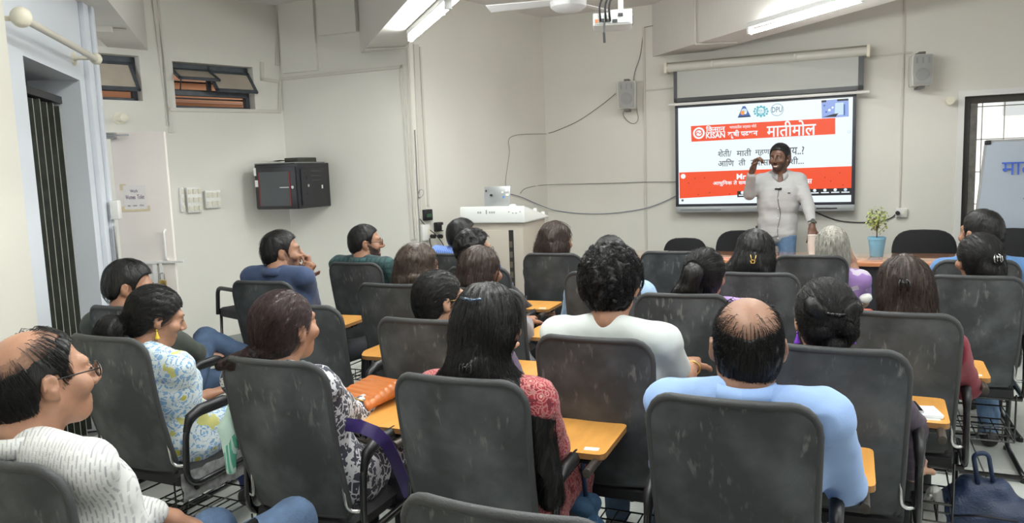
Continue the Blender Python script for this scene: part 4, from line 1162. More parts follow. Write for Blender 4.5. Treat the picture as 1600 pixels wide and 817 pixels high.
# ================================================================== PEOPLE: smooth blended bodies
def A(*p): return np.array(p, float)


def rc(a, b, r1, r2=None, k=.025): return ('c', A(*a), A(*b), r1, r1 if r2 is None else r2, k)
def el(c, r, k=.025, R=None): return ('e', A(*c), A(*r), R, None, k)
def cut(c, r, k=.012, R=None): return ('x', A(*c), A(*r), R, None, k)


def _dist(p, X, Y, Z):
    if p[0] == 'c':
        a, b, r1, r2 = p[1], p[2], p[3], p[4]; d = b - a; l2 = d @ d + 1e-12
        px, py, pz = X - a[0], Y - a[1], Z - a[2]
        t = np.clip((px * d[0] + py * d[1] + pz * d[2]) / l2, 0, 1)
        return np.sqrt((px - t * d[0]) ** 2 + (py - t * d[1]) ** 2 + (pz - t * d[2]) ** 2) - (r1 + (r2 - r1) * t)
    c, r, R = p[1], p[2], p[3]
    px, py, pz = X - c[0], Y - c[1], Z - c[2]
    if R is not None:
        px, py, pz = (R[0, 0] * px + R[1, 0] * py + R[2, 0] * pz, R[0, 1] * px + R[1, 1] * py + R[2, 1] * pz, R[0, 2] * px + R[1, 2] * py + R[2, 2] * pz)
    k0 = np.sqrt((px / r[0]) ** 2 + (py / r[1]) ** 2 + (pz / r[2]) ** 2)
    k1 = np.sqrt((px / r[0] ** 2) ** 2 + (py / r[1] ** 2) ** 2 + (pz / r[2] ** 2) ** 2) + 1e-9
    return k0 * (k0 - 1) / k1


def _box(p, m):
    if p[0] == 'c':
        r = max(p[3], p[4]) + m; return np.minimum(p[1], p[2]) - r, np.maximum(p[1], p[2]) + r
    r = (p[2] if p[3] is None else np.full(3, p[2].max())) + m
    return p[1] - r, p[1] + r


def field(prims, X, Y, Z):
    D = np.full(np.broadcast(X, Y, Z).shape, 1e3)
    for p in prims: D = _mix(D, _dist(p, X, Y, Z), p)
    return D


def _mix(D, d, p):
    k = p[5]
    if p[0] == 'x':                              # smooth subtraction
        h = np.clip(.5 - .5 * (D + d) / k, 0, 1); return D + (-d - D) * h + k * h * (1 - h)
    h = np.clip(.5 + .5 * (D - d) / k, 0, 1); return D + (d - D) * h - k * h * (1 - h)


def blob(prims, h, post=None, pad=.0):
    """mesh of the blended primitives on a grid of step h: (vertices, quads)"""
    lo = np.min([_box(p, pad)[0] for p in prims if p[0] != 'x'], 0) - 2 * h
    hi = np.max([_box(p, pad)[1] for p in prims if p[0] != 'x'], 0) + 2 * h
    n = np.ceil((hi - lo) / h).astype(int) + 1
    xs, ys, zs = [lo[i] + h * np.arange(n[i]) for i in range(3)]
    D = np.full(tuple(n), 1.0)
    for p in prims:
        b0, b1 = _box(p, p[5] + 2.5 * h + pad)
        i0 = np.clip(np.floor((b0 - lo) / h).astype(int), 0, n); i1 = np.clip(np.ceil((b1 - lo) / h).astype(int) + 1, 0, n)
        s = tuple(slice(i0[i], i1[i]) for i in range(3))
        if min(i1 - i0) <= 0: continue
        X, Y, Z = xs[s[0]][:, None, None], ys[s[1]][None, :, None], zs[s[2]][None, None, :]
        D[s] = _mix(D[s], _dist(p, X, Y, Z), p)
    if post is not None: D = post(D, xs[:, None, None], ys[None, :, None], zs[None, None, :])
    D[0] = D[-1] = 1; D[:, 0] = D[:, -1] = 1; D[:, :, 0] = D[:, :, -1] = 1
    I = D < 0
    c = np.zeros(tuple(n - 1), np.int8)
    for a in (0, 1):
        for b in (0, 1):
            for d in (0, 1): c += I[a:n[0] - 1 + a, b:n[1] - 1 + b, d:n[2] - 1 + d]
    ijk = np.argwhere((c > 0) & (c < 8))
    if not len(ijk): return np.zeros((0, 3)), np.zeros((0, 4), int)
    vm = np.full(tuple(n - 1), -1, int); vm[tuple(ijk.T)] = np.arange(len(ijk))
    cor = np.array([(a, b, d) for a in (0, 1) for b in (0, 1) for d in (0, 1)])
    val = np.stack([D[tuple((ijk + q).T)] for q in cor], 1)
    acc = np.zeros((len(ijk), 3)); cnt = np.zeros(len(ijk))
    for e0 in range(8):
        for e1 in range(e0 + 1, 8):
            if np.abs(cor[e0] - cor[e1]).sum() != 1: continue
            a, b = val[:, e0], val[:, e1]; m = (a < 0) != (b < 0)
            t = a[m] / (a[m] - b[m])
            acc[m] += cor[e0] + t[:, None] * (cor[e1] - cor[e0]); cnt[m] += 1
    V = lo + h * (ijk + acc / cnt[:, None])
    Q = []
    for ax in range(3):
        u, w = (ax + 1) % 3, (ax + 2) % 3
        s0 = [slice(None)] * 3; s1 = [slice(None)] * 3
        s0[ax] = slice(0, n[ax] - 1); s1[ax] = slice(1, n[ax])
        E = np.argwhere(I[tuple(s0)] != I[tuple(s1)])
        E = E[(E[:, u] > 0) & (E[:, w] > 0) & (E[:, u] < n[u] - 1) & (E[:, w] < n[w] - 1)]
        ins = I[tuple(E.T)]
        du = np.zeros(3, int); du[u] = 1; dw = np.zeros(3, int); dw[w] = 1
        q = np.stack([vm[tuple((E - du - dw).T)], vm[tuple((E - dw).T)], vm[tuple(E.T)], vm[tuple((E - du).T)]], 1)
        q[~ins] = q[~ins][:, ::-1]
        Q.append(q)
    return V, np.concatenate(Q)


_wr = np.random.RandomState(7); _WD = _wr.randn(24, 3); _WD /= np.linalg.norm(_WD, axis=1)[:, None]; _WP = _wr.rand(24) * 6.28


def wob(X, Y, Z, f, seed=0, n=5):
    """cheap smooth noise, about -1..1"""
    s = 0
    for i in range(n):
        d = _WD[(seed * 5 + i) % 24]; s = s + np.sin(f * (1 + .23 * i) * (X * d[0] + Y * d[1] + Z * d[2]) + _WP[(seed * 7 + i) % 24] + 1.3 * np.sin(f * .6 * (X * d[1] - Y * d[2] + Z * d[0]) + i))
    return s / n


def mesh_from(parts, name, mats, parent=None):
    """parts: (V, Q, material index or array) joined into one smooth mesh object"""
    V = np.concatenate([p[0] for p in parts]); o = 0; Q = []; M = []
    for v, q, m in parts:
        Q.append(np.asarray(q) + o); M.append(np.full(len(q), m) if np.isscalar(m) else np.asarray(m)); o += len(v)
    Q = np.concatenate(Q); M = np.concatenate(M)
    me = bpy.data.meshes.new(name)
    me.vertices.add(len(V)); me.vertices.foreach_set('co', V.astype(np.float32).ravel())
    k = Q.shape[1]
    me.loops.add(Q.size); me.loops.foreach_set('vertex_index', Q.astype(np.int32).ravel())
    me.polygons.add(len(Q)); me.polygons.foreach_set('loop_start', np.arange(0, Q.size, k, dtype=np.int32))
    me.polygons.foreach_set('material_index', M.astype(np.int32)); me.polygons.foreach_set('use_smooth', np.ones(len(Q), bool))
    me.update(calc_edges=True); me.validate()
    return link(name, me, mats, parent)


def tubes(paths, radii, n=3):
    """many thin tapering strands (S, K, 3) -> vertices, quads"""
    P = np.asarray(paths); S, K, _ = P.shape
    T = np.gradient(P, axis=1); T /= np.linalg.norm(T, axis=2, keepdims=True) + 1e-9
    up = np.cross(T, A(.31, .52, .79)); up /= np.linalg.norm(up, axis=2, keepdims=True) + 1e-9
    w = np.cross(T, up); r = np.asarray(radii).reshape(1, K, 1) if np.ndim(radii) == 1 else np.asarray(radii)[:, :, None]
    ring = [P + r * (math.cos(2 * PI * j / n) * up + math.sin(2 * PI * j / n) * w) for j in range(n)]
    V = np.stack(ring, 2).reshape(-1, 3)
    b = (np.arange(S)[:, None, None] * K + np.arange(K - 1)[None, :, None]) * n; j = np.arange(n)[None, None, :]
    Q = np.stack([b + j, b + (j + 1) % n, b + n + (j + 1) % n, b + n + j], -1).reshape(-1, 4)
    return V, Q


def unit(v): v = np.asarray(v, float); return v / (np.linalg.norm(v) + 1e-12)


# ------------------------------------------------------------------ head
def head_prims(f=1.0, jaw=1.0, mouth=0.0):
    P = [el((0, -.014, .032), (.0745, .094, .086)), el((0, .022, -.026), (.060 * jaw, .069, .074), .03),
         el((0, .060, -.084), (.031 * jaw, .030, .027), .03), rc((-.045, -.006, -.052), (.045, -.006, -.052), .022, None, .03),
         rc((-.034, .078, .028), (.034, .078, .028), .013, None, .02),                                  # brow
         rc((0, .088, .020), (0, .112, -.020), .009, .0115, .014), el((-.011, .100, -.028), (.009, .011, .008), .008), el((.011, .100, -.028), (.009, .011, .008), .008),
         el((-.042, .066, -.022), (.024, .024, .022), .02), el((.042, .066, -.022), (.024, .024, .022), .02),
         cut((-.032, .100, .006), (.017, .020, .011), .014), cut((.032, .100, .006), (.017, .020, .011), .014),
         el((-.032, .0785, .006), (.0155, .0132, .0125), .005), el((.032, .0785, .006), (.0155, .0132, .0125), .005),
         rc((-.019, .083, -.057), (.019, .083, -.057), .0068, None, .007), rc((-.016, .082, -.067), (.016, .082, -.067), .0076, None, .007),
         cut((0, .096, -.0625 - mouth * .4), (.022, .012, .0012 + mouth), .004)]
    for s in (-1, 1):
        R = np.array(Matrix.Rotation(s * -.35, 3, 'Z') @ Matrix.Rotation(-.2, 3, 'X'))
        P += [el((s * .080, -.010, -.004), (.0085, .0185, .029), .007, R), el((s * .077, .000, -.027), (.0075, .009, .011), .008), cut((s * .0905, -.002, .003), (.0065, .009, .015), .004, R), rc((s * .083, -.020, .016), (s * .087, -.024, -.010), .0042, .003, .003)]
    P += [rc((0, -.022, -.055), (0, -.045, -.165), .054, .056, .035)]
    return P


def head_mats(V, Q, beard=0.0, lips=True):
    """material of each head face: 0 skin, 1 lips, 2 stubble"""
    c = V[Q].mean(1); M = np.zeros(len(Q), int)
    lip = (abs(c[:, 0]) < .024 * (1 - ((c[:, 2] + .063) / .02) ** 2 * .5)) & (c[:, 1] > .078) & (abs(c[:, 2] + .0630) < .0105)
    M[lip] = 1 if lips else 0
    if beard:
        z, y, x = c[:, 2], c[:, 1], abs(c[:, 0])
        jit = .004 * np.sin(310 * c[:, 2] + 7) * np.sin(270 * c[:, 1] + 190 * c[:, 0])
        cheek = np.where(x > .028, -.006 - (y - .012) * .66, -.070)
        reg = (z < cheek + jit) & (y > .004 + .30 * np.clip(-z, 0, .2) + jit) & (z > -.112 + jit)
        must = (y > .080) & (z < -.040) & (z > -.054) & (x < .030)
        M[(reg | must) & ~lip] = 2
    return M


# ------------------------------------------------------------------ hand: local x across (thumb side +x for the right hand), y to the fingertips, z out of the back
def hand_prims(curl=.5, spread=.12, thumb=.5, s=1.0, side=1):
    P = [rc((0, -.05, 0), (0, .0, 0), .026, .028, .02)]
    L = [(.040, .024, .019), (.045, .028, .021), (.041, .026, .020), (.032, .019, .017)]
    for i in range(4):
        x = (.028 - .0185 * i); y0 = .083 - .004 * abs(i - 1)
        P.append(rc((x * .55, .0, 0), (x, y0, 0), .016, .0115, .012))
        a = -.10; p = A(x, y0, .0); sp = spread * (1.2 - .8 * i)
        cu = curl if np.isscalar(curl) else curl[i]
        for j, l in enumerate(L[i]):
            a += cu * (1.15, 1.25, .8)[j]
            d = A(math.sin(sp) * math.cos(a), math.cos(sp) * math.cos(a), -math.sin(a)); q = p + d * l
            P.append(rc(p, q, (.0098, .0088, .0080)[j], (.0090, .0080, .0068)[j], .005)); p = q
    p = A(.022, .010, -.006); d = unit((.75, .62, -.25))
    for j, l in enumerate((.045, .032, .026)):
        q = p + d * l; P.append(rc(p, q, (.0150, .0112, .0098)[j], (.0115, .0100, .0078)[j], .010 if j == 0 else .005)); p = q
        d = unit(d + thumb * A(-.45, .35, -.35))
    out = []
    for c in P:
        a, b = c[1] * s, c[2] * s
        if side < 0: a = a * [-1, 1, 1]; b = b * [-1, 1, 1]
        out.append(rc(a, b, c[3] * s, c[4] * s, c[5]))
    return out


def basis(y, z):
    y = unit(y); z = unit(np.asarray(z, float) - y * (np.asarray(z, float) @ y)); x = np.cross(y, z)
    return np.stack([x, y, z], 1)


def ik(S, W, l1, l2, pole):
    d = W - S; L = np.linalg.norm(d)
    if L > (l1 + l2) * .995: W = S + d / L * (l1 + l2) * .995; d = W - S; L = np.linalg.norm(d)
    a = (l1 * l1 - l2 * l2 + L * L) / (2 * L); h_ = math.sqrt(max(0, l1 * l1 - a * a)); n = d / L
    p = np.asarray(pole, float); p = unit(p - n * (p @ n))
    return S + n * a + p * h_, W


# ------------------------------------------------------------------ hair
def cap_f(pts):
    ys = [p[0] for p in pts]; zs = [p[1] for p in pts]
    return lambda y: np.interp(y, ys, zs)


LINE_M = cap_f([(-.11, -.055), (-.06, -.072), (-.035, -.055), (-.022, .012), (.012, .020), (.022, -.012), (.031, -.008), (.036, .022), (.047, .055), (.062, .074), (.082, .078), (.11, .082)])
LINE_W = cap_f([(-.11, -.085), (-.05, -.085), (-.02, -.030), (.0, .004), (.030, .010), (.050, .035), (.070, .058), (.10, .068)])


def cap_prims(t, side=1.0): return [el((0, -.014, .032), (.0745 + t * side, .094 + t, .086 + t), .02), el((0, -.038, -.02), (.064 + t * side, .066 + t * .8, .066 + t), .03)]


STRAND = {}


def hair_mesh(style, h, nst, seed, t=.012, extra=(), bald=0.0, curl=0.0, tie=None, amp=None, line=None, tail=(), length=.12, sw=.0011, part=0.0, tail_dir=(0, -.2, -1), bald_c=(0, -.035, .13), messy=.09, fly=.0):
    """hair in head space: solid under-layer plus separate strands following the comb direction"""
    rs = np.random.RandomState(seed)
    woman = style in ('tie', 'long')
    ln = line or (LINE_W if woman else LINE_M)
    sd = 1.0 if woman or curl > .5 else .45
    capP = cap_prims(t, sd)
    if style == 'short' and curl > .5: capP[1] = el((0, -.034, -.012), (.064 + t * .45, .062 + t * .35, .060 + t * .5), .03)
    am = amp if amp is not None else (.0028 if curl < .5 else .011)
    fr_ = 150 if curl < .5 else 105

    def post_cap(D, X, Y, Z):
        D = D + am * wob(X, Y, Z, fr_, seed) + (am * .8 * wob(X, Y, Z, fr_ * 2.1, seed + 3) if curl else 0)
        if style == 'tie': D = D + .0026 * np.sin(46 * np.arctan2(X - tie[0], Z - tie[2] + .02) + 2.5 * wob(X, Y, Z, 60, seed)) * np.clip(1.3 + 9 * (Y - .02), .35, 1)
        if style == 'long': D = D + fly * .35 * wob(X, Y, Z, 48, seed + 6) + .003 * np.sin(34 * np.arctan2(X, -(Y - .04)) + 2.2 * wob(X, Y, Z, 55, seed))
        D = np.maximum(D, (ln(Y) - Z + .004 * wob(X, Y, Z, 260, seed + 1)) * .8)
        if bald: D = np.maximum(D, bald + .010 - qbald(X, Y, Z) + .007 * wob(X, Y, Z, 120, seed + 2))
        return D
    def qbald(X, Y, Z): return np.sqrt((X - bald_c[0]) ** 2 + ((Y - bald_c[1]) / 1.25) ** 2 + (Z - bald_c[2]) ** 2)
    V, Q = blob(capP, h, post_cap, pad=.014)
    parts = [(V, Q, 0)]
    allP = list(capP) + list(extra)
    if extra:
        def post_x(D, X, Y, Z): return D + fly * .5 * wob(X, Y, Z, 40, seed + 6) + .005 * wob(X, Y, Z * .22, 170, seed + 4) + .0035 * wob(X, Y, Z * .12, 420, seed + 5)
        v, q = blob(list(extra), h * 1.2, post_x, pad=.006); parts.append((v, q, 0))
    if nst:
        # start points: on the mesh of the cap and of the loose hair
        src = np.concatenate([p[0] for p in parts]) if style == 'long' else V
        K = 9
        p = src[rs.randint(0, len(src), nst)]
        isx = np.zeros(nst, bool)
        if extra:
            m_ = nst // 2 if style == 'long' else nst * 2 // 3
            p = np.concatenate([V[rs.randint(0, len(V), m_)], parts[1][0][rs.randint(0, len(parts[1][0]), nst - m_)]]); isx[m_:] = True
        if bald:                                 # thinning hair: seeds right up to the bare patch
            V2, Q2 = blob(cap_prims(.001), h * 1.3, lambda D, X, Y, Z: np.maximum(D, ln(Y) - Z)); q2 = qbald(*V2.T)
            V2 = V2[(q2 > bald - .045 * np.random.RandomState(3).rand(len(q2)) ** 1.6) & (q2 < bald + .05)]; p[:nst * 2 // 3] = V2[rs.randint(0, len(V2), nst * 2 // 3)]
        path = [p.copy()]; e = .004
        crown = A(0, -.055, .125) if not woman else A(part, .03, .13)
        wv = messy * .8 * rs.randn(len(p), 3); wp = rs.rand(len(p), 1) * 6.28
        for k in range(K - 1):
            x, y, z = p.T
            f0 = field(allP, x, y, z)
            g = np.stack([field(allP, x + e, y, z) - f0, field(allP, x, y + e, z) - f0, field(allP, x, y, z + e) - f0], 1) / e
            g /= np.linalg.norm(g, axis=1, keepdims=True) + 1e-9
            if style == 'tie':
                d = tie - p; near = np.linalg.norm(d, axis=1, keepdims=True) < .03; d = d / (np.linalg.norm(d, axis=1, keepdims=True) + 1e-9)
                d = np.where(near | isx[:, None], unit(tail_dir)[None], d)
            elif style == 'long':
                d = unit(A(0, -.05, -1))[None] + .55 * (p - crown) * [1, 1, 0] / .1 * (p[:, 2:3] > .0) - .25 * (p * [1, 0, 0]) / .1 * (p[:, 2:3] < -.12)
            else:
                d = (p - crown) / (np.linalg.norm(p - crown, axis=1, keepdims=True) + 1e-9) + [0, .25, -.25]
            if curl: d = d + curl * np.stack([np.sin(k * 2.1 + p[:, 0] * 90), np.cos(k * 2.1 + p[:, 1] * 90), np.sin(k * 1.9 + p[:, 2] * 80)], 1)
            d = d + messy * rs.randn(len(p), 3) + wv * np.sin(k * .9 + wp)
            d -= g * (d * g).sum(1, keepdims=True) * .95; d /= np.linalg.norm(d, axis=1, keepdims=True) + 1e-9
            p = p + d * (length / K)
            x, y, z = p.T; f1 = field(allP, x, y, z)
            lift = .0006 + .0026 * rs.rand(len(p)) ** 2 + .006 * (rs.rand(len(p)) > .96) * (k / K) + (.010 * rs.rand(len(p)) * (k / K) if curl else 0) + (fly * rs.rand(len(p)) ** 2 * (k / K))
            p = p + g * (lift - f1)[:, None].clip(-.02, .012)
            path.append(p.copy())
        path = np.stack(path, 1)
        if not woman or True:                    # no strand over the brow
            bad = (path[:, :, 1] > .05) & (path[:, :, 2] < ln(path[:, :, 1]) - .006) & (abs(path[:, :, 0]) < .074)
            path = path[~bad.any(1)]
            if not woman:                            # ears stay free
                x_, y_, z_ = abs(path[:, :, 0]), path[:, :, 1], path[:, :, 2]
                path = path[~((x_ > .06) & (y_ > -.030) & (y_ < .016) & (z_ < .024)).any(1)]
        rad = sw * np.array([.8, 1, 1, 1, 1, .9, .8, .6, .25])
        v, q = tubes(path, rad); parts.append((v, q, 0))
    return parts
# ------------------------------------------------------------------ person
def skin(name, c, rough=.5):
    m = mat('skin_' + name, c, rough, var=.10, vscale=30, bump=.08, bscale=300)
    b = m.node_tree.nodes['Principled BSDF']; b.inputs['Subsurface Weight'].default_value = .06; b.inputs['Subsurface Radius'].default_value = (.02, .008, .004)
    return m


lip_m = mat('lips', (.22, .085, .068), .45)
scalp_m = mat('thin_scalp', (.235, .125, .082), .6, var=.22, vscale=160)
stub_l = mat('light_stubble', (.17, .090, .060), .7, var=.4, vscale=260)
stub_m = mat('stubble', (.050, .031, .024), .8, bump=.4, bscale=500)
eye_w = mat('eye_white', (.50, .46, .42), .25); eye_d = mat('iris', (.02, .012, .008), .1)
lens_m, _nt, _N, _L, _b = new_mat('spectacle_lens'); setv(_b, Base_Color=(1, 1, 1, 1), Roughness=.02); _b.inputs['Transmission Weight'].default_value = 1; _b.inputs['IOR'].default_value = 1.05


def hair_mat(name, c, tip=None, rough=.42):
    if 'hair_' + name in MATS: return MATS['hair_' + name]
    m, nt, N, L, b = new_mat('hair_' + name)
    setv(b, Roughness=rough); b.inputs['Specular IOR Level'].default_value = .38
    tc = N.new('ShaderNodeTexCoord'); mp = N.new('ShaderNodeMapping'); mp.inputs['Scale'].default_value = (60, 60, 9); L.new(tc.outputs['Object'], mp.inputs[0])
    n = N.new('ShaderNodeTexNoise'); n.inputs['Scale'].default_value = 2.5; n.inputs['Detail'].default_value = 4; L.new(mp.outputs[0], n.inputs['Vector'])
    r = N.new('ShaderNodeValToRGB'); L.new(n.outputs['Fac'], r.inputs[0]); e = r.color_ramp.elements
    e[0].position = .3; e[1].position = .75; e[0].color = (*[x * .6 for x in c], 1); e[1].color = (*(tip or [x * 1.7 for x in c]), 1)
    L.new(r.outputs[0], b.inputs['Base Color'])
    bp = N.new('ShaderNodeBump'); bp.inputs['Strength'].default_value = .5; bp.inputs['Distance'].default_value = .004; L.new(n.outputs['Fac'], bp.inputs['Height']); L.new(bp.outputs[0], b.inputs['Normal'])
    MATS['hair_' + name] = m
    return m


H_BLACK = hair_mat('black', (.009, .0082, .0082)); H_BROWN = hair_mat('dark_brown', (.022, .014, .011), (.075, .045, .034))
H_WINE = hair_mat('wine_brown', (.020, .010, .011), (.07, .035, .035)); H_GREY = hair_mat('grey', (.26, .25, .22), (.60, .57, .50), .5)
GAZE = np.array([2.35, 6.75, 1.5])


def person(name_label, fr, head, hy, hair, skin_m, top, bottom, woman=False, gaze=None, dyaw=0.0, pitch=0.0, roll=0.0, arms=None, sleeve='long', hh=.006, nst=260, face=True,
           beard=0.0, glasses=None, kurta=False, lean=0.0, sw=None, collar=None, brow=True, twist=0.0, legs=None, stand=None, earring=None, mouth=0.0, hs=1.0, hands_h=.0055, fold=.006, bulk=1.0, group=None, hair_m=None, shoe=True, body_h=.02, top_h=.012, neck=0.0, seated=True, press_hair=True, rise=.0):
    """one person: a continuous body mesh (skin) with hair and clothes as children, in the local frame fr"""
    arms = arms or {}
    gz = (np.asarray(gaze if gaze is not None else GAZE, float))
    Hc = fr.loc(head[0], head[1], -hy) if len(head) == 2 else A(*head)
    g = fr.local(gz) - Hc
    yaw = -math.atan2(g[0], g[1]) - math.radians(dyaw)
    R = np.array(Matrix.Rotation(yaw, 3, 'Z') @ Matrix.Rotation(math.radians(pitch), 3, 'X') @ Matrix.Rotation(math.radians(roll), 3, 'Y'))
    TW = rot_z(math.radians(twist))
    N_ = Hc + TW @ A(0, -.035, -.117 - neck) * hs + R @ A(0, -.01, -.01)
    s_w = sw or (.158 if woman else .182)
    Sc = N_ + A(0, .0, -.028 + rise)
    S = {k: Sc + TW @ A(s * s_w, -.005, -.030) for k, s in (('R', 1), ('L', -1))}
    hip = A(Sc[0] * .35, -.01 + lean, .475) if stand is None else A(*stand)
    mid = hip * .5 + Sc * .5 + A(0, -.004, 0); che = hip * .22 + Sc * .78 + A(0, .0, -.01)
    B = bulk
    # ---- arms
    J = {}
    for k, s in (('R', 1), ('L', -1)):
        a = arms.get(k, {})
        def pt(v, d):
            if v is None: return d
            v = tuple(v)
            if max(abs(v[0]), abs(v[1])) > 5: return fr.loc(v[0], v[1], -v[2])
            return A(*v)
        ptf = pt
        W = pt(a.get('w'), A(.17, .16, .735) if k == 'R' else A(-.12, .20, .60))
        if a.get('e') is not None: E = pt(a['e'], None)
        else: E, W = ik(S[k], W, .275, .245, a.get('pole', (s * .8, -.5, -.8)))
        J[k] = (S[k], E, W, a)
    # ---- legs
    lg = legs or {}
    K = {}
    for k, s in (('R', 1), ('L', -1)):
        hj = hip + A(s * .085, .02, -.01)
        kn, an = lg.get(k, ((s * .10, .36, .475), (s * .10, .33, .085))) if stand is None else lg.get(k, ((hip[0] + s * .10, hip[1] + .03, .50), (hip[0] + s * .11, hip[1] - .02, .09)))
        K[k] = (hj, ptf(kn, None), ptf(an, None))
    # ---- body
    toH = lambda p: R.T @ (p - Hc) / hs
    hp = head_prims(jaw=.93 if woman else 1.0, mouth=mouth)
    hp[-1] = rc((0, -.022, -.050), toH(N_ + A(0, 0, .015)), .052 if not woman else .046, .056 if not woman else .050, .035)
    hp.append(rc(toH(N_ + A(0, 0, .02)), toH(Sc + A(0, .02, -.05)), .052, .062, .03))
    V, Q = blob(hp, hh)
    M = head_mats(V, Q, beard, woman or mouth > 0 or beard > 0)
    if hair and hair.get('bald'):
        c_ = V[Q].mean(1); b_ = hair.get('bald_c', (0, -.035, .13)); q_ = np.sqrt((c_[:, 0] - b_[0]) ** 2 + ((c_[:, 1] - b_[1]) / 1.25) ** 2 + (c_[:, 2] - b_[2]) ** 2)
        M[(q_ > hair['bald'] - .022 + .012 * wob(c_[:, 0], c_[:, 1], c_[:, 2], 140, 3)) & (c_[:, 2] > .02) & (c_[:, 1] < .05)] = 3
    parts = [((V * hs) @ R.T + Hc, Q, M)]
    tor = [rc(hip - [.075, 0, 0], hip + [.075, 0, 0], (.095 if stand is None else .062) * B, None, .05), rc(mid - TW @ A(.06, 0, 0), mid + TW @ A(.06, 0, 0), .088 * B, None, .06),
           rc(che - TW @ A(.065, 0, 0), che + TW @ A(.065, 0, 0), .092 * B, None, .06), rc(S['L'] * .9 + Sc * .1, S['R'] * .9 + Sc * .1, .052, None, .05)]
    body = list(tor)
    for k in 'RL':
        s, e, w, a = J[k]
        body += [rc(s, e, .042, .036, .03), rc(e, w, .036, .026, .015)]
        h_, kn, an = K[k]
        body += [rc(h_, kn, .070, .050, .03), rc(kn, an, .050, .036, .02)]
        toe = an + A((.03 if k == 'R' else -.03), .13, -.055); toe[2] = max(toe[2], .028)
        heel = an + A(0, -.02, -.045); heel[2] = max(.032, heel[2])
        body += [rc(an, heel, .036, .030, .02), rc(heel, toe, .030, .024, .02)]
    v, q = blob(body, body_h); parts.append((v, q, 0))
    hand_info = {}
    seat_ = stand is None and seated
    if seat_: parts[-1] = (press(parts[-1][0], .012), parts[-1][1], 0)
    for k in 'RL':
        s, e, w, a = J[k]
        d = a.get('dir', w - e); bn = a.get('back', (0, 0, 1) if k == 'R' else (0, 0, 1))
        Bm = basis(d, bn)
        sd = 1 if k == 'R' else -1
        hprm = hand_prims(a.get('curl', .45), a.get('spread', .10), a.get('thumb', .5), a.get('s', .93 if woman else 1.0), sd)
        v, q = blob(hprm, hands_h if not a.get('coarse') else .008)
        c = w + Bm @ A(0, .045, 0)
        parts.append((v @ Bm.T + c, q, 0)); hand_info[k] = (c, Bm)
        if sleeve != 'long' or a.get('bare'):
            v, q = blob([rc(s * .3 + e * .7, e, .040, .037, .02), rc(e, e * .45 + w * .55, .039, .035, .02), rc(e * .45 + w * .55, w + Bm @ A(0, .02, 0), .035, .025, .02)], .008); parts.append((v, q, 0))
    o = mesh_from(parts, 'person', [skin_m, lip_m, stub_l if beard == .5 else stub_m, scalp_m])
    o.location = tuple(fr.o); o.rotation_euler = (0, 0, fr.yaw)
    tag(o, name_label, 'person', group)
    hl = lambda p: R @ (A(*p) * hs) + Hc
    # ---- face details
    if face:
        for s in (-1, 1):
            mb = MB().ball((0, 0, 0), .0118, 12).ball((0, .0058, 0), (.0064, .0068, .0064), 10, None, 1)
            ob = mb.build('eye', [eye_w, eye_d], o, smooth=True)
            ob.matrix_local = Matrix.Translation(Vector(hl((s * .032, .0815, .005)))) @ Matrix(R.tolist()).to_4x4()
            ob.scale = (hs, hs, hs)
        lid = []
        for s in (-1, 1):
            th = np.linspace(-1.15, 1.15, 7)
            lid.append([hl((s * .032 + .0145 * math.sin(t), .0825 + .0115 * math.cos(t), .0095)) for t in th])
        v, q = tubes(lid, [.0018] * 7, 4); mesh_from([(v, q, 0)], 'eyelid', [H_BLACK], o)
        if brow:
            br = [[hl((s * (.014 + .034 * t), .0945 - .020 * t * t, .0285 + .008 * t - .010 * t * t)) for t in np.linspace(0, 1, 6)] for s in (-1, 1)]
            v, q = tubes(br, [.0025, .0042, .0042, .0036, .0028, .001], 5); mesh_from([(v, q, 0)], 'eyebrow', [H_BLACK], o)
    # ---- hair
    if hair:
        hp_ = hair_mesh(h=hh * 1.05, nst=int(nst * 2.2), seed=abs(hash(name_label)) % 1 + len(name_label) % 17, **hair)
        hp_ = [((v * hs) @ R.T + Hc, q, m) for v, q, m in hp_]
        if seat_ and press_hair: hp_ = [(press(v, .004, .03), q, m) for v, q, m in hp_]
        mesh_from(hp_, 'hair', [hair_m or H_BLACK], o)
    # ---- top
    t = .014
    hr, mr_ = (.098, .090) if stand is None else (.082, .092)
    tp = [rc(hip - [.075 * B, 0, -.02], hip + [.075 * B, 0, .02], hr * B + t, None, .05), rc(mid - TW @ A(.068, 0, 0), mid + TW @ A(.068, 0, 0), mr_ * B + t, None, .06),
          rc((hip + mid) / 2 - TW @ A(.068, 0, 0), (hip + mid) / 2 + TW @ A(.068, 0, 0), mr_ * B + t * .6, None, .05), rc((che + mid) / 2 - TW @ A(.068, 0, 0), (che + mid) / 2 + TW @ A(.068, 0, 0), mr_ * B + t * .6, None, .05),
          rc(che - TW @ A(.075, 0, 0), che + TW @ A(.075, 0, 0), .092 * B + t, None, .06), rc(S['L'] * .9 + Sc * .1, S['R'] * .9 + Sc * .1, .044 + t, None, .05)]
    for k, s in (('R', 1), ('L', -1)):
        tp.append(rc(N_ + TW @ A(s * .040, -.018, .004), S[k] + A(0, -.01, .006), .043, .044, .03))
        if k == 'R' and collar is None: tp.append(rc(N_ + TW @ A(-.040, -.030, -.008), N_ + TW @ A(.040, -.030, -.008), .036, None, .03))
        if woman: tp.append(el(che + TW @ A(s * .072, .085, -.03), (.058, .055, .062), .04))
        a_, e, w, ar = J[k]
        sl = ar.get('sleeve', sleeve)
        up = a_ + (e - a_) * (.62 if sl == 'half' else 1.0)
        loose = .009 if sl != 'half' else .012
        tp.append(rc(a_, up, .050 + loose * .6, .043 + loose, .035))
        if sl == 'long': tp.append(rc(e, e + (w - e) * .93, .041 + loose, .031 + loose * .6, .02))
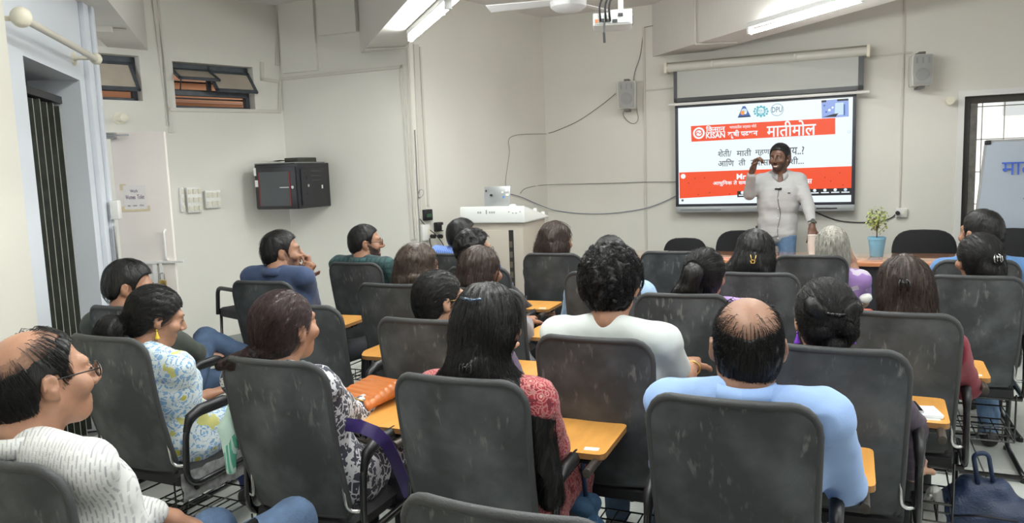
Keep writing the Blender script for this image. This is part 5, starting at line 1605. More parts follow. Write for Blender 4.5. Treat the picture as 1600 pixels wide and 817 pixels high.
        if sl == 'three': tp.append(rc(e, e + (w - e) * .55, .041 + loose, .036 + loose, .02))
        if kurta: tp += [rc(K[k][0] + A(0, 0, .02), K[k][1] + A(0, .02, .01), .100, .082, .06), rc(K[k][1] + A(0, .03, 0), K[k][1] + A(0, .02, -.12), .070, .075, .05)]
    sd_ = len(name_label) % 11

    def folds(D, X, Y, Z): return D + fold * wob(X * 1.0, Y * 1.0, Z * 1.5, 24, sd_) + fold * .55 * wob(X, Y, Z * 1.9, 55, sd_ + 4)
    v, q = blob(tp, top_h, folds, pad=.008)
    tm = top if not callable(top) else top
    if seat_: v = press(v, .007)
    to = mesh_from([(v, q, 0)], 'kurta' if kurta else 'shirt', [top], o)
    if collar is not None:
        mb = MB(); n_ = 26                        # a folded collar, open at the throat
        rows = []
        for ro, zz in ((.060, .000), (.064, .034), (.071, .036), (.084, -.004), (.080, -.006)):
            row = []
            for a in np.linspace(PI / 2 + .30, PI / 2 + 2 * PI - .30, n_):
                fr_ = max(0.0, math.sin(a)); pt_ = max(0, math.cos((a - PI / 2) / 2) ** 2 - .80) * 5
                row.append(N_ + TW @ A(ro * math.cos(a), ro * 1.10 * math.sin(a) - .006, zz - .026 * fr_ - (.030 * pt_ if zz < .01 else .012 * pt_)))
            rows.append(row)
        V_ = [p for r_ in rows for p in r_]
        F_ = [(i * n_ + j, i * n_ + j + 1, ((i + 1) % 5) * n_ + j + 1, ((i + 1) % 5) * n_ + j) for i in range(5) for j in range(n_ - 1)]
        F_ += [tuple(i * n_ for i in range(5)), tuple(i * n_ + n_ - 1 for i in range(4, -1, -1))]
        mb.add(V_, F_)
        mb.build('collar', collar, o, smooth=True)
    # ---- trousers
    bt = [rc(hip - [.08, 0, 0], hip + [.08, 0, 0], (.100 if stand is None else .078) * B, None, .04)]
    for k in 'RL':
        h_, kn, an = K[k]
        bt += [rc(h_, kn, .082 if stand is None else .076, .064, .03), rc(kn, an, .062, .050, .02)]

    def folds2(D, X, Y, Z): return D + .005 * wob(X, Y, Z * .7, 40, sd_ + 2) + .003 * wob(X, Y, Z, 85, sd_ + 3)
    v, q = blob(bt, .016, folds2, pad=.006)
    if seat_: v = press(v, .010)
    mesh_from([(v, q, 0)], 'trousers', [bottom], o)
    if shoe:
        for k in 'RL':
            an = K[k][2]; sx = .03 if k == 'R' else -.03
            toe = an + A(sx, .135, -.05); toe[2] = max(toe[2], .034); heel = an + A(0, -.03, -.045); heel[2] = max(.040, heel[2])
            v, q = blob([rc(heel, toe, .038, .032, .02), rc(heel, an + A(0, 0, -.01), .038, .042, .02)], .012); mesh_from([(v, q, 0)], 'shoe', [mat('shoe_dark', (.02, .018, .017), .5)], o)
    # ---- accessories
    if glasses is not None:
        mb = MB()
        for s in (-1, 1):
            mb.tube([hl((s * .034 + .024 * math.cos(a), .107 - .10 * (.024 * math.cos(a) * s + .01) ** 1, .004 + .018 * math.sin(a))) for a in np.linspace(0, 2 * PI, 18, endpoint=False)], .0016, 6, closed=True)
            mb.tube([hl((s * .058, .104, .008)), hl((s * .073, .075, .010)), hl((s * .082, .0, .010)), hl((s * .082, -.02, -.004))], .0016, 6)
        mb.tube([hl((-.011, .108, .006)), hl((0, .112, .009)), hl((.011, .108, .006))], .0016, 6)
        gl = mb.build('spectacles', glasses, o, smooth=True)
        for s in (-1, 1):
            n = 16; P = [hl((s * .034 + .0235 * math.cos(a), .1068, .004 + .0175 * math.sin(a))) for a in np.linspace(0, 2 * PI, n, endpoint=False)]
            MB().add(P, [tuple(range(n))]).build('lens', lens_m, gl)
    if earring is not None:
        for s in (-1, 1):
            c = hl((s * .080, -.004, -.040))
            MB().ball(c, .004, 8).lathe([(.002, -.004), (.004, -.014), (.010, -.030), (.011, -.034), (.002, -.036)], 10, c).build('earring', earring, o, smooth=True)
    return dict(o=o, hl=hl, R=R, Hc=Hc, N=N_, S=S, J=J, K=K, che=che, mid=mid, hip=hip, hand=hand_info, fr=fr, TW=TW)


def press(V, gap, fade=.05):
    """keep a sitter's back, clothes and hair in front of the backrest they lean on"""
    x, y, z = V[:, 0] / .89, V[:, 1], V[:, 2]
    t = np.clip((z - BH0) / (BH1 - BH0), -.3, 1.0)
    yb = (-.185 - .135 * t + .035 * np.clip(x / .225, -1, 1) ** 2 - .018 * np.sin(PI * np.clip(t * 1.05, 0, 1))) * .89 + .009 + gap
    side = np.clip((.262 - abs(x)) / .03, 0, 1); up = np.clip((BH1 + fade - z) / fade, 0, 1)
    w = np.where((side > 0) & (up > 0), side ** .5 * up, 0)
    V = V.copy(); V[:, 1] = np.where(y < yb, y + (yb - y) * w, y)
    return V


def clip(P, pos, m, kind='claw'):
    """hair clip at a head-space point"""
    c = np.asarray(pos, float); mb = MB(); pr = lambda *q: P['hl'](c + A(*q))
    if kind == 'claw':
        for s in (-1, 1):
            mb.tube([pr(s * .006, 0, .018), pr(s * .016, -.014, .008), pr(s * .018, -.016, -.008), pr(s * .010, -.012, -.022)], .003, 6)
            mb.tube([pr(s * .004, -.004, .016), pr(s * .006, -.018, .010), pr(s * .006, -.020, -.012)], .0025, 6)
        mb.tube([pr(-.014, -.012, .004), pr(0, -.020, .006), pr(.014, -.012, .004)], .003, 6)
    elif kind == 'bar':
        mb.tube([pr(-.030, .008, .004), pr(-.012, -.002, .002), pr(.010, -.004, 0), pr(.030, .006, .002)], .0042, 6)
        mb.ball(pr(.006, -.006, 0), .006, 8).ball(pr(-.012, -.004, .002), .005, 8)
    elif kind == 'band':
        mb.tube([pr(.020 * math.cos(a), .0, .020 * math.sin(a)) for a in np.linspace(0, 2 * PI, 14, endpoint=False)], .010, 8, closed=True)
    elif kind == 'vee':
        mb.tube([pr(-.012, -.006, .026), pr(-.004, -.014, -.014), pr(.004, -.014, -.014), pr(.014, -.006, .024)], .0028, 6).tube([pr(-.012, -.010, -.002), pr(0, -.016, .002), pr(.010, -.010, -.004), pr(.006, -.016, -.014), pr(-.008, -.016, -.014), pr(-.012, -.010, -.002)], .0028, 6)
    return mb.build('hair_clip' if kind != 'band' else 'hair_band', m, P['o'], smooth=True)
# ================================================================== THE PEOPLE
SK_M = skin('medium', (.36, .185, .115)); SK_L = skin('light', (.46, .26, .17)); SK_D = skin('dark', (.20, .095, .058)); SK_S = skin('tan', (.27, .140, .088)); SK_DD = skin('deep', (.135, .065, .042))
denim = mat('denim', (.055, .095, .17), .8, var=.25, vscale=18, bump=.3, bscale=200)
denim_l = mat('light_denim', (.13, .22, .36), .8, var=.25, vscale=18, bump=.3, bscale=200)
dark_cl = mat('dark_trousers', (.018, .019, .024), .8, var=.2, vscale=12)
navy_l = mat('navy_leggings', (.018, .03, .14), .75, var=.15, vscale=14)
black_metal = mat('spectacle_frame', (.02, .02, .02), .3, .5); gold = mat('gold', (.62, .42, .13), .3, 1.0)
clip_bk = mat('clip_black', (.015, .014, .015), .2)

c_dash = tex_cloth('white_dash_shirt', [('dash', 30, .13, (.33, .33, .35), (1.15, 1, 1))], (.62, .62, .60))
c_blue = tex_cloth('blue_shirt', [('noise', 5, .56, (.25, .38, .66))], (.28, .415, .70), bump=.15)
c_tee = tex_cloth('white_tee', [], (.66, .70, .68), bump=.12)
c_kur2 = tex_cloth('blue_floral_kurta', [('noise', 50, .565, (.24, .42, .64)), ('ring', 12, .62, (.22, .40, .62)), ('edge', 38, .05, (.70, .75, .74)), ('dot', 12, .17, (.55, .52, .10)), ('noise', 15, .64, (.55, .53, .18))], (.66, .73, .74))
c_kur4 = tex_cloth('black_white_floral', [('noise', 26, .47, (.05, .05, .07)), ('edge', 34, .07, (.62, .62, .64)), ('noise', 48, .58, (.04, .04, .06))], (.58, .58, .60))
c_dup = tex_cloth('green_white_scarf', [('noise', 9, .50, (.10, .42, .29)), ('wave', 30, .7, (.55, .74, .66))], (.55, .74, .66), bump=.3)
c_red = tex_cloth('red_block_print', [('ring', 27, .80, (.52, .28, .24)), ('edge', 55, .06, (.40, .16, .15)), ('dot', 27, .12, (.50, .30, .25)), ('noise', 40, .60, (.16, .012, .022))], (.30, .022, .038))
c_navy = tex_cloth('navy_jacket', [('noise', 4, .55, (.055, .085, .17))], (.045, .07, .145), bump=.2)
c_green = tex_cloth('dark_green_check', [('wave', 9, .80, (.02, .045, .05)), ('wave', 9, .80, (.02, .045, .05), (1, 1, 1), (0, PI / 2, 0))], (.03, .085, .085), bump=.2)
c_olive = tex_cloth('olive_jacket', [('noise', 6, .55, (.055, .062, .050))], (.045, .052, .042))
c_lav = tex_cloth('lavender_top', [], (.42, .28, .60), bump=.2)
c_lav2 = tex_cloth('lavender_saree', [('noise', 14, .56, (.62, .55, .66))], (.36, .22, .52), bump=.3)
c_mar = tex_cloth('maroon_knit', [], (.20, .018, .035), bump=.4, bscale=400)
c_grey = tex_cloth('grey_knit', [], (.23, .22, .24), bump=.3)
c_blk = tex_cloth('black_knit', [], (.014, .014, .017), bump=.3)
c_stripe = tex_cloth('blue_stripe', [('wave', 22, .55, (.22, .34, .72))], (.10, .19, .56))
c_ltblue = tex_cloth('pale_blue_denim', [('noise', 12, .55, (.30, .44, .62))], (.36, .50, .66))
c_pres = tex_cloth('presenter_shirt', [('wave', 22, .93, (.40, .40, .42)), ('wave', 22, .95, (.43, .43, .44), (1, 1, 1), (0, PI / 2, 0))], (.43, .425, .42), bump=.2)
c_teal = tex_cloth('blue_collar_shirt', [], (.10, .22, .45))
c_plum = tex_cloth('dark_plum_top', [], (.05, .03, .06))

short = dict(style='short', t=.011, length=.045, sw=.0004)
C = CH
# --- front rows
P1 = person('balding person in glasses and a white shirt with grey dashes at the lower left', C['P1'], (66, 596), -.12, dict(style='short', t=.008, bald=.082, bald_c=(.01, -.070, .115), messy=.045, length=.075, sw=.0005), SK_M, c_dash, denim, dyaw=7, pitch=3, roll=-4,
            arms=dict(R=dict(e=(188, 812, .05), w=(236, 838, .27), dir=(.1, 1, -.2)), L=dict(w=(-.10, .28, .56))), collar=c_dash, glasses=black_metal, nst=1800, hh=.0048, sw=.195, bulk=1.12, top_h=.010, rise=.02,
            legs=dict(R=((.17, .44, .54), (.17, .40, .085)), L=((-.10, .40, .48), (-.10, .38, .085))))
P20 = person('balding person in a light blue shirt seen from behind, second from the lower right', C['P20'], (1168, 541), -.12, dict(style='short', t=.007, bald=.088, bald_c=(0, -.030, .130), messy=.035, length=.026, sw=.0004), SK_S, c_blue, dark_cl, pitch=6, dyaw=-6,
             arms=dict(R=dict(e=(1322, 758, -.02), w=(.16, .22, .735))), collar=c_blue, nst=3600, hh=.0048, sw=.19, bulk=1.05, top_h=.009, hs=1.07, rise=.015, neck=-.026, fold=.008)
P12 = person('person with long black hair in a clip and a red patterned kurta', C['P12'], (765, 512), -.10, dict(style='long', t=.014, length=.17, sw=.0006, fly=.012, extra=[el((0, -.075, -.02), (.082, .055, .10)), rc((0, -.09, -.09), (.0, -.11, -.22), .075, .085, .03), rc((.05, -.08, -.12), (.14, -.05, -.22), .055, .055, .03), rc((.14, -.05, -.22), (.18, -.02, -.46), .055, .035, .03), rc((-.04, -.08, -.12), (-.14, -.06, -.20), .055, .055, .03), rc((-.14, -.06, -.20), (-.15, -.04, -.32), .055, .045, .03)]), SK_M, c_red, dark_cl, woman=True, kurta=True,
             arms=dict(R=dict(e=(862, 695, -.01), w=(.03, .24, .70))), nst=1500, hh=.005, top_h=.010, hs=1.03, dyaw=-4, face=False)
clip(P12, (0, -.112, .098), mat('clip_blue', (.06, .09, .13), .2, .6), 'bar'); clip(P12, (0.005, -.150, -.075), clip_bk, 'claw')
P4 = person('person with a wine-brown ponytail, black and white floral kurta and a green and white scarf', C['P4'], (447, 514), -.12, dict(style='tie', t=.010, tie=A(0, -.115, -.045), length=.13, sw=.0005, extra=[rc((0, -.110, -.045), (-.02, -.135, -.056), .020, .022), rc((-.02, -.135, -.056), (-.07, -.148, -.072), .024, .020, .02), rc((-.07, -.148, -.072), (-.135, -.156, -.088), .020, .010, .02)], fly=.010, tail_dir=(-.75, -.35, -.25)), SK_M, c_kur4, dark_cl, woman=True, kurta=True,
            arms=dict(R=dict(e=(548, 652, .08), w=(.03, .24, .70))), nst=1300, hh=.005, top_h=.010, hair_m=H_WINE, dyaw=-2, hs=1.03, pitch=4, press_hair=False, rise=.025)
clip(P4, (-.012, -.136, -.052), mat('scrunchie', (.02, .016, .02), .9, bump=.6, bscale=120), 'band')
P13 = person('curly-haired person in a white t-shirt seen from behind', C['P13'], (957, 446), -.05, dict(style='short', t=.026, curl=1.1, length=.07, sw=.0008, line=cap_f([(-.13, -.070), (-.06, -.085), (-.03, -.05), (0, .0), (.03, .015), (.06, .05), (.1, .06)])), SK_M, c_tee, denim, sleeve='half',
             arms=dict(R=dict(e=(1062, 598, .05), w=(1080, 574, .30), dir=(-.2, 1, .0)), L=dict(w=(-.05, .30, .72))), nst=2200, hh=.006, sw=.19, top_h=.010, dyaw=6, hs=1.06, face=False, rise=.015)
P21 = person('person with black hair in a twisted bar clip and a purple earring', C['P21'], (1289, 499), -.13, dict(style='tie', t=.012, tie=A(0, -.125, .03), length=.11, sw=.0005, fly=.008, extra=[rc((-.055, -.090, .060), (.030, -.118, .005), .026, .022, .012), rc((.055, -.090, .055), (-.025, -.118, -.010), .026, .020, .012), rc((-.05, -.085, -.02), (.0, -.112, -.05), .022, .020, .012), rc((.05, -.085, -.02), (.0, -.112, -.055), .022, .020, .012), rc((0, -.10, -.06), (0, -.085, -.13), .030, .040, .02)], tail_dir=(0, -.1, -1)), SK_L, c_plum, dark_cl, woman=True, pitch=2,
             arms=dict(R=dict(e=(1420, 668, .05), w=(1426, 742, .28), dir=(.1, .8, .1), curl=1.2, thumb=1.2)), nst=1100, hh=.0055, earring=mat('purple_glass', (.20, .05, .55), .2), dyaw=-8, hs=1.03, face=False,
             legs=dict(R=((.215, .36, .55), (.20, .33, .10)), L=((-.10, .36, .475), (-.10, .33, .085))))
clip(P21, (.0, -.132, .045), clip_bk, 'bar')
P2 = person('person in a blue and yellow floral kurta with a black ponytail and yellow earring', C['P2'], (244, 496), -.02, dict(style='tie', t=.012, tie=A(0, -.11, -.05), length=.13, sw=.0005, extra=[rc((0, -.105, -.045), (0, -.14, -.06), .03, .045), el((0, -.155, -.095), (.05, .05, .07))], tail_dir=(0, -.3, -1)), SK_M, c_kur2, navy_l, woman=True, kurta=True, pitch=-18, dyaw=10,
            arms=dict(R=dict(e=(288, 650, .0), w=(312, 642, .15), dir=(.15, 1, .1), curl=.9), L=dict(e=(276, 634, .14), w=(310, 622, .22), curl=.6)), sleeve='three', nst=1000, hh=.0055, earring=mat('earring_yellow', (.72, .52, .05), .3, .4), legs=dict(R=((.12, .42, .47), (.13, .44, .10)), L=((-.08, .42, .47), (-.06, .46, .10))))
clip(P2, (0, -.115, -.05), mat('band_brown', (.30, .20, .12), .6), 'band')
P22 = person('person with half-clipped brownish black hair and a maroon top', C['P22'], (1411, 455), -.12, dict(style='long', t=.014, length=.15, sw=.0006, fly=.012, extra=[el((0, -.06, -.03), (.09, .06, .10)), rc((0, -.07, -.09), (0, -.09, -.22), .085, .085, .03)]), SK_M, c_mar, dark_cl, woman=True,
             arms=dict(R=dict(e=(1508, 604, .02), w=(.18, .22, .735))), nst=1000, hh=.006, hair_m=H_BROWN, face=False, hs=1.05)
clip(P22, (-.03, -.118, .045), clip_bk, 'claw')
P11 = person('person with a smooth low bun and thin glasses in the middle row', C['P11'], (688, 470), -.08, dict(style='tie', t=.010, tie=A(0, -.10, -.03), length=.10, sw=.0005), SK_L, c_plum, dark_cl, woman=True, dyaw=26, nst=700, hh=.0055, glasses=gold, hs=1.0)
P10 = person('person with loose shoulder-length black hair and a grey sleeve', C['P10'], (752, 426), -.14, dict(style='long', t=.014, length=.13, sw=.0006, fly=.020, extra=[el((0, -.05, -.03), (.092, .07, .10)), rc((0, -.06, -.08), (0, -.07, -.17), .09, .10, .03)]), SK_M, c_grey, dark_cl, woman=True,
             arms=dict(R=dict(e=(818, 520, .05), w=(.01, .24, .70))), nst=700, hh=.007, hair_m=H_BROWN, face=False, hs=1.04)
P3 = person('dark-haired person in an olive jacket sitting cross-legged beside the shutter', C['P3'], (203, 448), -.12, dict(short, t=.016), SK_M, c_olive, denim, dyaw=20, pitch=-14,
            arms=dict(R=dict(e=(306, 552, .12), w=(288, 588, .26), dir=(-.2, 1, -.2)), L=dict(w=(-.02, .30, .60))), nst=500, hh=.006, legs=dict(R=((322, 530, .34), (380, 552, .50)), L=((345, 592, .36), (352, 690, .40))))
P5 = person('person in a navy jacket resting the chin on the folded hands', C['P5'], (441, 394), -.02, dict(short, t=.012, curl=.25), SK_M, c_navy, dark_cl, dyaw=14, beard=.5,
            arms=dict(R=dict(e=(488, 476, .10), w=(484, 434, .17), dir=(-.25, .25, 1), back=(.5, .8, 0), curl=1.1), L=dict(e=(440, 476, .22), w=(474, 438, .20), dir=(.5, -.1, .8), back=(-.3, .9, 0), curl=1.1)), collar=c_navy, rise=.03, neck=-.015, nst=500, hh=.006, hands_h=.007,
            legs=dict(R=((.24, .44, .46), (.24, .40, .085)), L=((-.10, .36, .46), (-.10, .33, .085))))
P6 = person('bearded person with glasses in a dark green checked shirt', C['P6'], (572, 380), -.10, dict(short, t=.010), SK_M, c_green, dark_cl, dyaw=16, beard=1, glasses=black_metal, collar=c_green, rise=.03, neck=-.012, nst=400, hh=.0065, hands_h=.008, sw=.19)
P7 = person('person with loose wavy brown hair seen from behind', C['P7'], (655, 420), -.05, dict(style='long', t=.018, length=.14, sw=.0007, fly=.022, extra=[el((0, -.04, -.03), (.10, .08, .10)), rc((0, -.05, -.08), (0, -.07, -.20), .10, .11, .03)]), SK_M, c_plum, dark_cl, woman=True, nst=700, hh=.0075, hair_m=hair_mat('warm_brown', (.035, .022, .017), (.11, .075, .055)), face=False, hands_h=.008, hs=1.05)
P16 = person('person with a black ponytail and a lavender top with dark straps', C['P16'], (1102, 432), -.12, dict(style='tie', t=.012, tie=A(0, -.115, .05), length=.10, sw=.0006, extra=[rc((0, -.11, .05), (-.01, -.130, .03), .030, .036), rc((-.01, -.130, .03), (-.05, -.125, -.07), .040, .050, .03), rc((-.05, -.125, -.07), (-.10, -.11, -.15), .050, .046, .03), rc((-.03, -.12, -.06), (-.02, -.12, -.15), .045, .045, .03)], fly=.012, tail_dir=(-.4, 0, -1)), SK_M, c_lav, dark_cl, woman=True, arms=dict(R=dict(e=(1140, 520, .0), w=(.16, .20, .735))), nst=600, hh=.0075, face=False, hands_h=.008, dyaw=8, sw=.185, rise=.035)
P17 = person('person with thick black hair held by a golden V-shaped clip', C['P17'], (1180, 399), -.10, dict(style='long', t=.016, length=.12, sw=.0007, fly=.012, extra=[el((0, -.06, -.02), (.095, .065, .085)), rc((-.02, -.085, -.03), (-.14, -.085, -.085), .065, .035, .04), rc((0, -.07, -.06), (.02, -.08, -.13), .075, .07, .04)]), SK_M, c_blk, dark_cl, woman=True, nst=500, hh=.0075, face=False, hands_h=.008, hs=1.05)
clip(P17, (0, -.146, -.005), gold, 'vee')
P18 = person('grey-haired person in a lavender and white garment resting the face on one hand', C['P18'], (1299, 388), -.10, dict(style='long', t=.016, length=.14, sw=.0007, extra=[el((0, -.05, -.03), (.092, .07, .095)), rc((0, -.05, -.08), (0, -.06, -.14), .088, .09, .03)]), SK_L, c_lav2, dark_cl, woman=True, sleeve='half',
             arms=dict(R=dict(e=(1347, 470, .06), w=(1334, 416, .10), dir=(-.3, .1, 1), back=(.9, .2, 0))), nst=700, hh=.007, hair_m=H_GREY, face=False, hands_h=.007)
P23 = person('person with a black bun in a silver claw clip near the right edge', C['P23'], (1529, 408), -.12, dict(style='tie', t=.013, tie=A(0, -.12, .02), length=.10, sw=.0006, extra=[el((0, -.105, -.01), (.055, .035, .06)), rc((0, -.09, -.05), (0, -.08, -.11), .06, .05, .03)]), SK_M, c_plum, denim_l, woman=True, nst=500, hh=.007, face=False, hands_h=.008, hs=1.05, legs=dict(R=((.14, .38, .46), (.16, .28, .075)), L=((-.10, .36, .46), (-.06, .26, .075))))
clip(P23, (0, -.135, .03), mat('clip_silver', (.55, .55, .56), .2, 1.0), 'claw')
P24 = person('dark-haired person in a blue shirt sitting before the whiteboard', C['P24'], (1532, 366), -.08, dict(short, t=.014), SK_M, c_teal, dark_cl, dyaw=-10, nst=400, hh=.007, face=False, hands_h=.008, hs=1.05, sw=.19)
P15 = person('person with bushy dark brown hair sitting right before the lectern', C['P15'], (870, 378), -.12, dict(style='long', t=.020, length=.11, sw=.0008, fly=.026, extra=[el((0, -.045, -.03), (.105, .085, .095)), rc((0, -.05, -.06), (0, -.06, -.12), .105, .11, .03)]), SK_M, c_blk, dark_cl, woman=True, nst=500, hh=.0085, hair_m=H_BROWN, face=False, hands_h=.009, hs=1.05)
P14 = person('person in pale blue hidden behind the curly-haired person', C['P14'], (955, 403), -.0, dict(style='tie', t=.014, tie=A(0, -.11, -.04), length=.10, sw=.0004), SK_M, c_ltblue, dark_cl, woman=True, nst=200, hh=.009, face=False, hands_h=.009, sw=.20)
P9 = person('person with short curly hair and glasses holding a phone in a black sleeve', C['P9'], (741, 392), -.13, dict(style='short', t=.020, curl=.8, length=.05, sw=.0007), SK_L, c_blk, dark_cl, dyaw=18, arms=dict(R=dict(e=(806, 468, .02), w=(832, 492, .20), dir=(.5, 1, .2), curl=.7)), nst=500, hh=.0085, glasses=black_metal, hands_h=.008)
P8 = person('short-haired person in a bright blue striped shirt left of the lectern', C['P8'], (724, 369), -.10, dict(short, t=.013), SK_M, c_stripe, dark_cl, dyaw=12, rise=.05, neck=-.01, nst=250, hh=.009, glasses=black_metal, hands_h=.009)

# --- the presenter, standing behind the table
pw_ = FR.world(FR.loc(1220, 300, .72)[0], -.72, 0)
PF = Frame(pw_[0], pw_[1], 158)
hc = PF.loc(1218, 247, -.0)
P19 = person('presenter with a short beard in a white checked shirt, one hand raised, before the display', PF, tuple(hc), 0, dict(short, t=.013), SK_DD, c_pres, denim_l, gaze=(-2.6, 1.5, 1.3), beard=1, stand=(hc[0] + .02, -.0, hc[2] - .69), pitch=-4,
             arms=dict(R=dict(e=(1171, 303, .06), w=(1174, 271, .20), dir=(-.35, .25, 1), back=(.4, -.2, .0), curl=(.75, .8, .85, .9), thumb=.9), L=dict(e=(1263, 323, .04), w=(1269, 350, .20), dir=(.0, .45, -.80), back=(-.2, .8, .5), curl=.55)),
             collar=c_pres, nst=700, hh=.0045, hands_h=.005, mouth=.006, neck=.012, sw=.170, top_h=.009, fold=.005, twist=8, hs=1.02)

tp_ = P19['hl']((0, .086, -.0635)); MB().box((0, 0, 0), (.030, .010, .008)).build('teeth', white_pl, P19['o']).matrix_local = Matrix.Translation(Vector(tp_)) @ Matrix(P19['R'].tolist()).to_4x4()
# ================================================================== SMALL THINGS
def on_tablet(fr, px, py, z=.676): return fr.local(at_z(px, py, z))


def tab_thing(name, label, cat, key, px, py, z=.6755, rz=0.0):
    fr = C[key]; q = on_tablet(fr, px, py, z)
    return thing(name, label, cat, (q[0], q[1], z), frame=fr, rz=rz)


# orange quilted handbag on a tablet
hb = tab_thing('handbag', 'orange quilted leather handbag lying on the wooden tablet', 'handbag', 'P4', 574, 632, rz=-.25)
ob_m = mat('orange_leather', (.50, .155, .04), .38, var=.12, vscale=14, coat=.2)
pr = []
for k in range(7):
    y = -.078 + .027 * k; w_ = .088 - .004 * k
    pr.append(rc((-w_, y, .030 + .004 * k), (w_, y, .030 + .004 * k), .0175 + .002 * k, None, .002))
pr.append(rc((-.07, -.05, .026), (-.06, .06, .036), .018, .022, .004)); pr.append(rc((.07, -.05, .026), (.06, .06, .036), .018, .022, .004))
v, q = blob(pr, .005); mesh_from([(v, q, 0)], 'body', [ob_m], hb)
MB().tube([(-.085, -.09, .05), (-.03, -.10, .058), (.04, -.10, .058), (.085, -.09, .05)], .0035, 6).build('zip', mat('zip_brass', (.40, .25, .08), .3, .8), hb, smooth=True)
# bag with a purple strap hanging beside the same chair
fr = C['P4']; q = fr.local(at_z(610, 735, .47))
pb_ = thing('shoulder_bag', 'dark bag with a shiny purple strap hanging over the armrest under the handbag', 'bag', (q[0], q[1], .36), frame=fr)
v, q2 = blob([rc((-.06, 0, .03), (.06, .0, .03), .045, None, .03), rc((-.05, 0, .10), (.05, 0, .10), .035, None, .03)], .012, lambda D, X, Y, Z: D + .004 * wob(X, Y, Z, 60)); mesh_from([(v, q2, 0)], 'body', [mat('navy_black_cloth', (.012, .012, .02), .7)], pb_)
sp_m = mat('purple_patent', (.055, .035, .16), .22, coat=.5)
pts = [fr.local(at_z(*p)) - A(*q[:2], .36) for p in ((540, 664, .73), (562, 667, .735), (585, 676, .72), (603, 692, .68), (617, 718, .60), (630, 750, .50), (640, 775, .44))]
mb = MB(); n = len(pts)
for sdz in (-.0, .004):
    for i, p in enumerate(pts):
        t_ = unit(pts[min(i + 1, n - 1)] - pts[max(i - 1, 0)]); s_ = unit(np.cross(t_, A(.5, -.8, .3))) * .019
        mb.v += [tuple(p - s_ + [0, 0, sdz]), tuple(p + s_ + [0, 0, sdz])]
for i in range(n - 1):
    a = 2 * i; mb.f += [(a, a + 1, a + 3, a + 2), (2 * n + a, 2 * n + a + 2, 2 * n + a + 3, 2 * n + a + 1), (a, a + 2, 2 * n + a + 2, 2 * n + a), (a + 1, 2 * n + a + 1, 2 * n + a + 3, a + 3)]
mb.m = [0] * len(mb.f); mb.build('strap', sp_m, pb_, smooth=50)
# scarf of the woman with the wine-brown ponytail
Nn, Sl = P4['N'], P4['S']['L']
ring = [Nn + A(.072 * math.cos(a), .010 + .076 * math.sin(a), .012 - .022 * math.sin(a)) for a in np.linspace(0, 2 * PI, 13)]
pr = [rc(ring[i], ring[i + 1], .021, None, .012) for i in range(12)]
pr += [rc(Nn + A(-.06, -.01, 0), Sl + A(-.01, -.02, .045), .026, .03, .02), rc(Sl + A(-.01, -.02, .045), A(-.222, -.16, .82), .026, .024, .02), rc(A(-.222, -.16, .82), A(-.238, -.20, .70), .024, .034, .02), rc(A(-.238, -.20, .70), A(-.236, -.215, .56), .034, .014, .02), rc(Nn + A(.05, .04, 0), P4['S']['R'] + A(-.03, .07, -.02), .024, .03, .02), rc(P4['S']['R'] + A(-.03, .07, -.02), P4['che'] + A(.06, .13, -.14), .030, .034, .02)]
v, q2 = blob(pr, .009, lambda D, X, Y, Z: D + .006 * wob(X, Y, Z * .3, 150, 2), pad=.008); mesh_from([(v, q2, 0)], 'scarf', [c_dup], P4['o'])
# notebook and phone on the tablet at the right
nb = tab_thing('notebook', 'white sheets of a notebook on the right-hand tablet under a phone', 'notebook', 'P21', 1428, 645, rz=.15)
for k, (a, z) in enumerate(((.0, .0), (.05, .003), (.10, .006))): MB().box((0, 0, z + .002), (.150, .105, .003), rot_z(a)).build('sheet', mat('page_white', (.74, .77, .80), .7), nb)
ph = tab_thing('phone', 'black phone lying on the white notebook', 'phone', 'P21', 1419, 637, z=.685, rz=.2)
MB().box((0, 0, .004), (.072, .110, .008)).build('case', mat('phone_silver', (.55, .55, .56), .3, .6), ph, bevel=.003)
MB().box((0, 0, .0085), (.066, .104, .001)).build('screen', mat('phone_glass', (.01, .01, .012), .08), ph)
# phone in the hand of the curly-haired person in black
c, Bm = P9['hand']['R']; w_ = P9['fr'].world(*(c + Bm @ A(-.01, .07, .02)))
ph2 = thing('phone', 'dark phone held in the black-sleeved hand', 'phone', tuple(w_), math.radians(-35))
MB().box((0, 0, 0), (.10, .17, .009)).build('case', black_pl, ph2, bevel=.003); MB().box((0, 0, .005), (.092, .158, .001)).build('screen', mat('phone_glass', (.0, .0, .0)), ph2)
# pen in the writing hand
c, Bm = P2['hand']['R']; w_ = P2['fr'].world(*(c + Bm @ A(.01, .08, -.01)))
pn = thing('pen', 'dark pen in the writing hand of the person in the floral kurta', 'pen', tuple(w_), math.radians(-20))
MB().cyl((0, 0, -.06), (.02, .03, .06), .0045, 8).build('barrel', black_pl, pn); MB().cyl((.02, .03, .06), (.022, .033, .075), .003, 8).build('tip', chrome, pn)
# tissue and red pouch in front of the grey-haired person
fr = C['P18']; q = fr.local(at_z(1351, 470, .70))
tz = thing('tissue', 'crumpled white tissue beside the elbow of the grey-haired person', 'tissue', (q[0], q[1], .69), frame=fr)
v, q2 = blob([el((0, 0, .020), (.036, .03, .022)), el((.02, .0, .032), (.02, .02, .02))], .008, lambda D, X, Y, Z: D + .010 * wob(X, Y, Z, 90, 1), pad=.012); mesh_from([(v, q2, 0)], 'sheet', [white_pl], tz)
q = fr.local(at_z(1344, 484, .68)); rp = thing('pouch', 'small orange-red pouch under the white tissue', 'pouch', (q[0], q[1], .66), frame=fr)
v, q2 = blob([rc((-.05, 0, .01), (.05, 0, .01), .018, None, .02)], .008); mesh_from([(v, q2, 0)], 'body', [mat('red_leather', (.40, .07, .03), .5)], rp)
